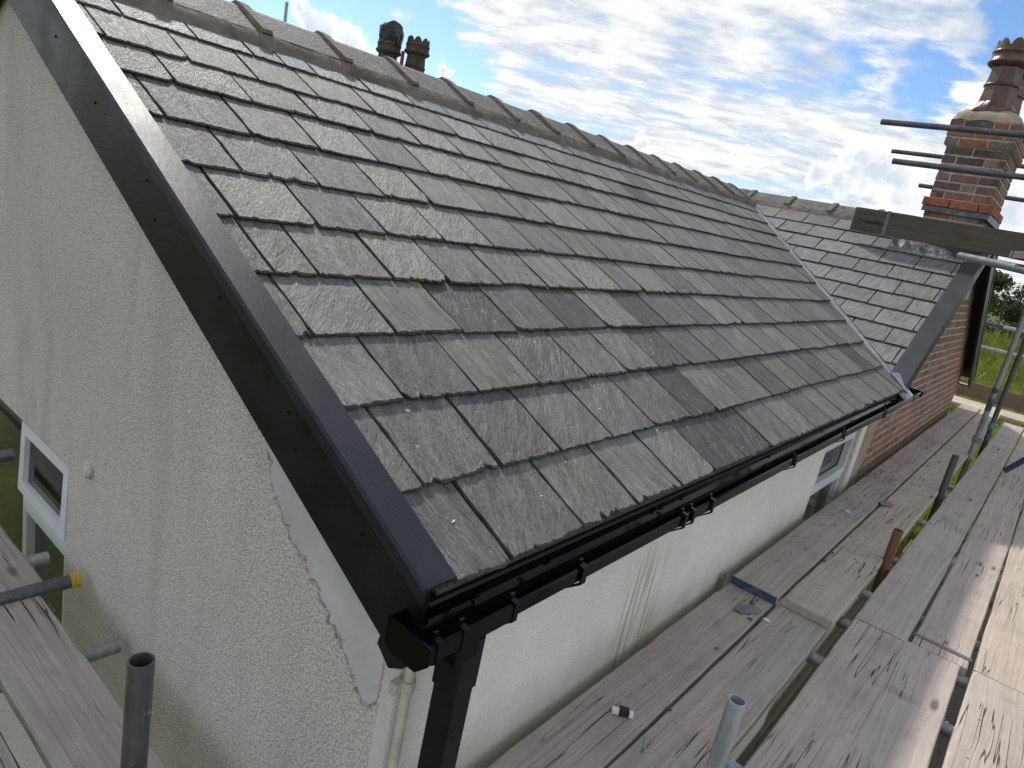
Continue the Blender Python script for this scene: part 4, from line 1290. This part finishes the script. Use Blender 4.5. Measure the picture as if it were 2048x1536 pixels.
def board(loc, L, rotz, label, group, seed, mat='wood', color=(1, 1, 1), bands=(), W=0.225, edge=False, tilt=0.0, end_paint=None):
    W = W - 0.009
    o = solo('scaffold_board', board_mesh(L, W, 0.038, seed), M[mat], loc, label, 'board', group)
    o.rotation_euler = (R(90) if edge else tilt, 0, rotz)
    o.color = (*color, 1)
    for bx_ in bands:
        bm_ = MB()
        x0, x1 = bx_, bx_ + 0.03
        bm_.box(x0, x1, -W / 2 - 0.0025, W / 2 + 0.0025, 0.0006, 0.0024)
        bm_.box(x0, x1, -W / 2 - 0.0025, W / 2 + 0.0025, -0.0404, -0.0386)
        bm_.box(x0, x1, -W / 2 - 0.0050, -W / 2 - 0.0026, -0.0404, 0.0024)
        bm_.box(x0, x1, W / 2 + 0.0026, W / 2 + 0.0050, -0.0404, 0.0024)
        part('end_band', bm_, M['band'], o, (0, 0, 0))
    if end_paint:
        x, mt_ = end_paint
        em = MB(); em.box(min(x, x - 0.0022), max(x, x + 0.0), -W / 2 + 0.003, W / 2 - 0.003, -0.036, -0.003)
        part('painted_end', em, M[mt_], o, (0, 0, 0))
    return o
BZ = -1.5
GB = 'boards of the platform along the front wall'
H90 = R(90)
# near ends under the lapped boards
board((-0.7425, -0.75, BZ), 3.90, H90, 'greyish scaffold board tight against the white wall, lying under the blue-ended board', GB, 1, color=(0.93, 0.93, 0.94))
board((-0.5145, -0.80, BZ), 3.93, H90, 'scaffold board under the split-ended board, second out from the white wall', GB, 2, color=(0.96, 0.96, 0.96))
board((-0.238, -0.55, BZ), 3.88, H90, 'near scaffold board just outside the wide gap with the standing poles', GB, 3, color=(1.06, 1.04, 1.0))
board((0.001, -0.55, BZ + 0.001), 3.905, H90 + R(0.5), 'near scaffold board between the gap-side board and the scratched board', GB, 4, color=(1.04, 1.02, 1.0))
board((0.2235, -0.5, BZ - 0.001), 3.885, H90, 'heavily scratched sunlit scaffold board in the lower right corner', GB, 5, color=(1.04, 1.01, 0.98))
board((0.4525, -0.5, BZ), 3.87, H90, 'outermost near scaffold board at the right edge', GB, 6, color=(1.02, 1.0, 0.98))
# far boards: the two inner ones lie on top of the near ones
LAP = BZ + 0.041
board((-0.735, 3.072, LAP), 7.95, H90, 'long scaffold board with a blue-painted end beside the brick wall', GB, 7, color=(0.95, 0.94, 0.94), end_paint=(-0.0006, 'blue_paint'))
board((-0.503, 3.100, LAP), 7.90, H90, 'lapped scaffold board with a split dark end, in line with the slate scrap', GB, 8, color=(1.08, 1.05, 0.97))
board((-0.243, 3.338, BZ + 0.001), 7.4, H90 - R(0.2), 'far scaffold board running past the rusty pole stub on its outer side', GB, 9, color=(1.04, 1.02, 1.0))
board((-0.010, 3.362, BZ), 7.4, H90 - R(0.15), 'far scaffold board second outside the pole gap, holed at its near end', GB, 10, color=(1.06, 1.03, 1.0), bands=(0.08,))
board((0.226, 3.385, BZ + 0.001), 7.3, H90, 'far scaffold board with a knotty dark patch near the right edge', GB, 12, color=(1.1, 1.06, 1.0))
# cross boards beyond the wing
GC = 'pale boards of the return platform beyond the brick wing'
for i, (y, lab) in enumerate(((11.27, 'pale sunlit cross board nearest the ends of the long boards'), (11.51, 'pale sunlit cross board in the middle of the return platform'), (11.745, 'pale sunlit cross board right below the far toe board'))):
    board((-2.6, y, BZ + 0.02), 5.2, 0, lab, GC, 20 + i, 'wood_pale')
board((-2.2, 11.90, BZ + 0.155), 5.0, R(-0.5), 'dark toe board standing on edge at the far end of the platform', 'toe boards', 31, 'wood_dark', edge=True, color=(1.5, 1.35, 1.15))
# boards of the gable platform
LZ = -1.62
GL = 'boards of the platform along the gable'
board((-2.43, 0.679, LZ), 2.3, 0, 'wide grey scaffold board below the gable with blue paint at its far corner', GL, 41, color=(0.90, 0.90, 0.92), end_paint=(-0.0006, 'blue_paint'))
board((-1.98, 0.408, LZ), 2.1, 0, 'outer gable scaffold board in the bottom left corner', GL, 42, color=(0.90, 0.90, 0.93))
board((-6.1, 0.712, LZ + 0.002), 3.64, 0, 'gable scaffold board ending beside the yellow-capped tube', GL, 43, color=(0.86, 0.86, 0.86))
board((-6.1, 0.470, LZ), 4.05, 0, 'outer gable scaffold board farther along', GL, 44, color=(0.9, 0.9, 0.92))
bp_ = MB(); bp_.box(0, 0.06, 0.108, 0.1135, -0.012, 0.0012)
o = solo('paint_mark', bp_, M['blue_paint'], (-2.34, 0.679, LZ), 'small dab of blue paint on the edge of the gable board', 'paint')
# lower lift seen through the gap; outer three boards added to darken joints
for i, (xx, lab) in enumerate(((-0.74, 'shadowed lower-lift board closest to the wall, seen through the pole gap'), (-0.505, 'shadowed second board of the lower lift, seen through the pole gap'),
                               (-0.27, 'shadowed third board of the lower lift, seen through the pole gap'), (-0.035, 'added dark lower-lift board backing the joint outside the pole gap'),
                               (0.20, 'added dark lower-lift board backing the joint of the outer boards'), (0.435, 'outermost dark board added to the lower lift'))):
    board((xx, 1.6, -3.55), 9.6, H90, lab, 'boards of the lower lift', 51 + i, 'wood_dark', color=(1.0, 1.0, 1.0))  # dark wood carries the shade under the platform

# chimney scaffold
board((-1.93, 7.32, 0.432), 3.4, R(-0.6), 'old dark board on edge crossing in front of the chimney foot', 'toe boards', 61, 'wood_dark', edge=True, bands=(0.28,))

TG = 'scaffold tubes'
def tube(p0, p1, mat, label, group=TG, r=0.0242, cap=None, band=None, hollow=True):
    p0, p1 = Vector(p0), Vector(p1)
    mb = MB()
    mb.tube((0, 0, 0), p1 - p0, r, 22, hollow)
    o = solo('scaffold_tube', mb, M[mat], p0, label, 'tube', group)
    dr = (p1 - p0).normalized()
    if cap:
        c = MB(); c.tube(p1 - p0 - dr * 0.024, p1 - p0 + dr * 0.004, r + 0.0025, 22, False)
        part('end_cap', c, M[cap], o, (0, 0, 0))
    for (t0, t1, mt_) in (band or ()):
        c = MB(); c.tube(dr * t0, dr * t1, r + 0.0012, 22, False)
        part('painted_band', c, M[mt_], o, (0, 0, 0))
    return o
# guard rails round the chimney
tube((-1.845, 6.93, 1.24), (1.6, 6.90, 1.22), 'galv_dark', 'dark tube crossing the top of the chimney, highest guard rail')
tube((-1.655, 6.93, 0.93), (1.6, 6.90, 0.905), 'galv_dark', 'dark tube crossing the middle of the chimney, lower near guard rail')
tube((-2.33, 9.57, 1.395), (1.6, 9.6, 1.37), 'galv_dark', 'far tube passing behind the chimney at mid height')
tube((-1.96, 9.75, 1.07), (1.6, 9.75, 1.04), 'galv_dark', 'far tube passing behind the foot of the chimney')
tube((-0.76, 5.75, 0.212), (0.3, 3.1, 0.085), 'galv_dark', 'tube jutting out under the dark edge board by the brick gable')
board((-0.30, 4.75, 0.245), 1.7, R(-68), 'board resting on the jutting tube beside the brick gable', 'boards of the chimney platform', 63, 'wood_dark', bands=(0.01,))
# standards in the gap between second and third boards
tube((-0.378, 1.78, GZ), (-0.378, 1.78, -1.172), 'galv_pale', 'pale open-topped tube standing in the gap near the bottom edge')
tube((-0.378, 4.10, GZ), (-0.378, 4.10, -1.279), 'rust', 'rusty brown tube stub standing between the boards')
tube((-0.378, 5.98, GZ), (-0.378, 5.98, -1.169), 'galv_dark', 'dark short tube standing in the gap beyond the rusty stub')
tube((-0.385, 7.72, GZ), (-0.385, 7.72, 1.9), 'galv', 'tall standard with blue paint rings beside the brick wall', band=[(4.58, 4.70, 'blue_paint'), (4.75, 4.80, 'blue_paint')])
tube((-0.365, 9.02, GZ), (-0.365, 9.02, 1.9), 'galv_dark', 'tall dark standard behind the blue-ringed one')
tube((-0.10, 10.9, GZ), (0.02, 10.95, 1.4), 'galv_pale', 'pale standard at the far corner beside the toe board', band=[(4.28, 4.36, 'blue_paint')])
tube((-0.09, 7.55, -1.47), (0.24, 7.35, -0.95), 'blue_paint', 'blue-painted tube leaning up from the boards at the right edge')
# far guard rails
tube((-1.02, 11.98, -0.40), (2.6, 12.0, -0.38), 'galv_pale', 'upper far guard rail with a blue end over the meadow', band=[(0.0, 0.24, 'blue_paint')])
tube((-1.00, 11.98, -0.735), (2.6, 12.0, -0.71), 'galv_pale', 'lower far guard rail over the meadow')
# transoms below the boards
TZ = BZ - 0.038 - 0.0245
tlab = ('transom under the near boards close to the pale pole', 'transom under the lapped board ends', 'transom beside the rusty stub', 'transom just beyond the rusty stub', 'transom before the dark short tube', 'transom behind the dark short tube', 'transom at the foot of the blue-ringed standard', 'transom close behind the first')
for i, (y, lab) in enumerate(zip((2.03, 3.36, 3.78, 4.42, 5.35, 6.28, 6.62, 2.92), tlab)):
    tube((-0.84, y, TZ), (0.9, y + 0.01, TZ), 'galv_pale' if i % 2 == 0 else 'galv', 'grey ' + lab, 'transoms under the platform')
# putlogs of the gable platform
tube((-2.11, -0.6, LZ - 0.063), (-2.085, 0.915, LZ - 0.063), 'galv', 'plain grey tube end poking out from under the gable board', 'putlogs at the gable')
tube((-2.47, -0.6, LZ - 0.02), (-2.418, 0.905, LZ + 0.012), 'galv_dark', 'dark tube with a yellow end cap pointing at the gable', 'putlogs at the gable', cap='yellow')
tube((-2.72, -0.6, LZ - 0.063), (-2.66, 0.892, LZ - 0.02), 'galv', 'grey tube end below the window, left of the yellow-capped one', 'putlogs at the gable')
tube((-3.30, -0.6, LZ + 0.10), (-3.05, 0.89, LZ + 0.25), 'galv_dark', 'short dark tube end level with the opening sash', 'putlogs at the gable')
tube((-1.147, 0.547, GZ), (-1.147, 0.547, -0.978), 'galv_dark', 'dark open-topped standard rising in front of the gable board')
tube((-5.2, 0.55, -1.86), (-2.0, 0.55, -1.86), 'galv', 'ledger tube under the gable boards')
# lone pole behind the ridge
tube((-9.88, 6.1, GZ), (-9.88, 6.1, 1.985), 'galv', 'lone grey pole poking up behind the roof ridge', TG, 0.022)
# couplers
def coupler(loc, label):
    c = MB()
    c.tube((0, 0, -0.028), (0, 0, 0.028), 0.034, 16, False)
    c.box(-0.02, 0.05, -0.03, 0.03, -0.022, 0.022)
    c.tube((0.045, -0.04, 0), (0.045, 0.05, 0), 0.008, 8, False)
    solo('scaffold_coupler', c, M['galv'], loc, label, 'coupler', 'scaffold couplers')
coupler((-0.385, 7.72, -1.30), 'steel coupler clamped low on the blue-ringed standard')
coupler((-0.365, 9.02, -1.33), 'steel coupler clamped low on the dark standard')
coupler((-0.09, 10.92, -1.02), 'steel coupler on the pale far standard')

# ------------------------------------------------------------------ odds and ends on the boards
def shard(loc, rot, pts, mat, label, th=0.006, cat='slate', name='slate_fragment'):
    mb = MB(); mb.prism([(x, y, 0) for x, y in pts], (0, 0, th))
    return solo(name, mb, M[mat], loc, label, cat, None, None, (0.02, 0.03, rot))
SH = [(-0.065, -0.008), (-0.05, -0.032), (-0.01, -0.038), (0.045, -0.03), (0.075, -0.005), (0.06, 0.02), (0.02, 0.028), (-0.03, 0.02)]
shard((-0.70, 2.90, BZ + 0.004), 0.9, SH, 'shard', 'grey slate fragment lying in front of the blue-ended board', cat='slate')
shard((-0.60, 5.10, LAP + 0.003), 1.3, [(x * 1.1, y * 1.2) for x, y in SH], 'shard', 'dark slate fragment on the lapped board beyond the rusty stub')
mbq = MB(); mbq.prism([(0, -0.03, 0), (0, 0.03, 0), (0, 0.02, 0.05), (0, -0.005, 0.062)], (0.006, 0, 0))
solo('slate_fragment', mbq, M['shard'], (-0.855, 3.045, BZ + 0.0), 'dark slate fragment propped against the wall beside the blue board end', 'slate', None, None, (0, -0.2, 0))
cb = MB(); cb.box(-0.034, 0.034, -0.012, 0.012, 0, 0.011); cb.tube((-0.034, 0, 0.0055), (0.034, 0, 0.0055), 0.012, 12, False)
clip_o = solo('plastic_clip', cb, M['white_scrap'], (-0.708, 1.862, BZ + 0.007), 'white plastic clip with a black middle on the near board', 'clip', None, None, (0, 0, 0.55))
cb2 = MB(); cb2.box(-0.012, 0.02, -0.0135, 0.0135, 0.0, 0.0185); part('clip_insert', cb2, M['rubber'], clip_o, (0, 0, 0))
nl = MB(); nl.tube((0, 0, 0), (0.062, 0, 0), 0.0022, 8, False); nl.tube((-0.002, 0, 0), (0, 0, 0), 0.005, 10, False)
solo('nail', nl, M['galv_pale'], (-0.605, 1.83, BZ + 0.006), 'loose steel nail across the joint of the near boards', 'nail', None, None, (0, 0, R(-62)))
def scrap(loc, s, mat, label, rot=0.0):
    mb = MB(); rr_ = random.Random(label)
    pts = [(s * math.cos(a) * rr_.uniform(0.5, 1.1), s * 0.7 * math.sin(a) * rr_.uniform(0.5, 1.1), 0) for a in [k * math.pi / 4 for k in range(8)]]
    mb.prism(pts, (0, 0, s * 0.25))
    solo('scrap', mb, M[mat], loc, label, 'scrap', None, None, (0, 0, rot))
scrap((-0.605, 2.90, BZ + 0.003), 0.018, 'white_scrap', 'small white scrap on the joint near the slate fragment')
scrap((-0.72, 4.62, LAP + 0.003), 0.024, 'white_scrap', 'white scrap near the window on the blue-ended board')
scrap((-0.70, 2.98, BZ + 0.003), 0.012, 'blue_paint', 'blue paint flake by the slate fragment')
scrap((-0.655, 2.84, BZ + 0.003), 0.014, 'blue_paint', 'blue paint flake nearest the board joint')
scrap((-0.66, 2.50, BZ + 0.003), 0.010, 'shard', 'dark chip on the near inner board')
scrap((-0.62, 2.02, BZ + 0.003), 0.013, 'wood_dark', 'dark bark chip beside the nail')
# splinters and grit swept along the boards
rd = random.Random(77)
gr = MB()
for _ in range(700):
    t_ = rd.random()
    if t_ < 0.62:
        x, y, z = rd.choice((-0.84, -0.80, -0.75, -0.70)) + rd.uniform(-0.02, 0.07), rd.uniform(3.4, 10.6), LAP
        if rd.random() < 0.5: y = rd.uniform(4.8, 7.8)
    elif t_ < 0.8:
        x, y, z = rd.uniform(-0.60, -0.42), rd.uniform(3.2, 9), LAP
    else:
        x, y, z = rd.choice((rd.uniform(-0.84, -0.42), rd.uniform(-0.34, 0.4))), rd.uniform(0.6, 3.0), BZ
    s = rd.uniform(0.0015, 0.006) * (1.0 if y > 3 else 0.6)
    a = rd.uniform(0, 6.28)
    l = s * rd.uniform(0.8, 1.6)
    mt_ = Matrix.Translation((x, y, z + s * 0.35)) @ Matrix.Rotation(a, 4, 'Z') @ Matrix.Rotation(rd.uniform(-0.3, 0.3), 4, 'Y')
    gr.box(-l, l, -s * 0.6, s * 0.6, -s * 0.35, s * 0.35, mt_)
solo('debris', gr, M['cement_brown'], (0, 0, 0), 'crumbs of mortar and slate dust scattered over the boards', 'debris', kind='stuff')
# slate dust and slivers left on the new roof
rf = MB()
for _ in range(45):
    u, v = rd.uniform(1.0, 4.2), rd.uniform(0.02, 1.6)
    s = rd.uniform(0.0012, 0.0034)
    mt_ = Matrix.Translation(rp(u, v, 0.016)) @ ROT_MAIN.to_4x4() @ Matrix.Rotation(rd.uniform(0, 3.1), 4, 'Z')
    rf.box(-s * 1.6, s * 1.6, -s * 0.5, s * 0.5, -s * 0.5, s * 0.3, mt_)
solo('slate_slivers', rf, M['white_scrap'], (0, 0, 0), 'pale slate slivers left lying on the new slates', 'debris', kind='stuff')

# ------------------------------------------------------------------ meadow, bushes and trees beyond
rt = random.Random(101)
def leaf_cloud(mb, c, rad, n, size, rng_, flat=1.0):
    for _ in range(n):
        while True:
            q = Vector((rng_.uniform(-1, 1), rng_.uniform(-1, 1), rng_.uniform(-1, 1)))
            if 0.25 < q.length < 1: break
        q = Vector((c[0] + q.x * rad[0], c[1] + q.y * rad[1], c[2] + q.z * rad[2]))
        a = Vector((rng_.uniform(-1, 1), rng_.uniform(-1, 1), rng_.uniform(-1, 1))).normalized() * size * rng_.uniform(0.6, 1.4)
        b = a.orthogonal().normalized() * size * rng_.uniform(0.4, 0.8)
        b = Matrix.Rotation(rng_.uniform(0, 6.28), 3, a.normalized()) @ b
        mb.add([q - a, q - b, q + a, q + b], [(0, 1, 2, 3)])
def tree(loc, h, rad, mat, label, n=2600, group='trees beyond the meadow'):
    t_ = thing('tree', loc, label, 'tree', group)
    tk = MB()
    tk.ring_loft([[((0.035 * h * k) * math.cos(a * math.pi / 4), (0.035 * h * k) * math.sin(a * math.pi / 4), z * h) for a in range(8)] for k, z in ((1.2, 0), (0.8, 0.15), (0.6, 0.45), (0.2, 0.85))], True)
    crown = MB()
    for i in range(16):
        a = rt.uniform(0, 6.28); rr_ = rt.uniform(0.15, 0.75); zz_ = rt.uniform(0.28, 0.86)
        c = (math.cos(a) * rad * rr_ * (1.1 - abs(zz_ - 0.5)), math.sin(a) * rad * rr_ * (1.1 - abs(zz_ - 0.5)), h * zz_)
        tk.tube((0, 0, h * zz_ * 0.55), c, 0.008 * h, 6, False)
        s = rad * rt.uniform(0.28, 0.5)
        leaf_cloud(crown, c, (s, s, s * 0.75), n // 16, 0.045 * h * 0.6, rt)
    part('trunk', tk, M['bark'], t_, (0, 0, 0))
    part('crown', crown, M[mat], t_, (0, 0, 0))
tree((-12.3, 128, GZ), 9.6, 3.6, 'leaf_mid', 'tallest pale green tree beside the edge of the brick wing')
tree((-8.2, 140, GZ), 8.3, 4.4, 'leaf_dark', 'broad dark tree right of the pale tall tree')
tree((-3.0, 138, GZ), 9.2, 5.2, 'leaf_dark', 'dark tree farthest to the right on the skyline')
tree((-17.0, 150, GZ), 8.0, 4.5, 'leaf_dark', 'dark tree mostly hidden by the black bargeboard')
tree((3.5, 142, GZ), 9.0, 5.0, 'leaf_dark', 'dark tree past the right edge of the view')
hb = [(-11.5, 98, 3.0, 2.6, 'leaf_mid', 'mid green hedge bush below the tall pale tree'), (-7.6, 102, 3.4, 3.0, 'leaf_dark', 'dark hedge bush below the broad dark tree'),
      (-3.8, 100, 3.0, 3.0, 'leaf_mid', 'hedge bush at the right of the meadow edge'), (0.2, 101, 3.2, 3.0, 'leaf_dark', 'dark hedge bush past the right edge')]
for (x, y, h, r_, mt_, lab) in hb:
    b_ = thing('bush', (x, y, GZ), lab, 'bush', 'hedge bushes beyond the meadow')
    fm = MB()
    for i in range(9):
        c = (rt.uniform(-r_, r_), rt.uniform(-1, 1), h * rt.uniform(0.25, 0.75))
        leaf_cloud(fm, c, (r_ * 0.45, 0.9, h * 0.3), 160, 0.16, rt)
    part('foliage', fm, M[mt_], b_, (0, 0, 0))
    sm = MB(); sm.tube((0, 0, 0), (0.1, 0, h * 0.5), 0.12, 7, False); part('stem', sm, M['bark'], b_, (0, 0, 0))
wm = MB()
for _ in range(15000):
    y = rt.uniform(16, 96)
    x = rt.uniform(-0.17 * y - 2, 0.03 * y + 1.0)
    h = rt.uniform(0.25, 0.8) * (1.0 + 1.6 * max(0, math.sin(x * 0.5 + y * 0.13)) * max(0, math.sin(y * 0.09 + 1)))
    if y > 78: h *= 1.5
    for _k in range(2):
        dx_, dy_ = rt.uniform(-0.3, 0.3), rt.uniform(-0.3, 0.3)
        s = rt.uniform(0.03, 0.09) * (0.6 + y / 70)
        a = rt.uniform(0, 3.14)
        cx_, cy_ = math.cos(a) * s, math.sin(a) * s
        wm.add([(x - cx_, y - cy_, 0), (x + cx_, y + cy_, 0), (x + dx_ + cx_ * 0.6, y + dy_, h * 0.6), (x + dx_ * 1.5, y + dy_ * 1.5, h)], [(0, 1, 2, 3)])
solo('meadow_weeds', wm, M['leaf_weeds'], (0, 0, GZ), 'rough sunlit grass and weeds of the meadow', 'grass', kind='stuff')
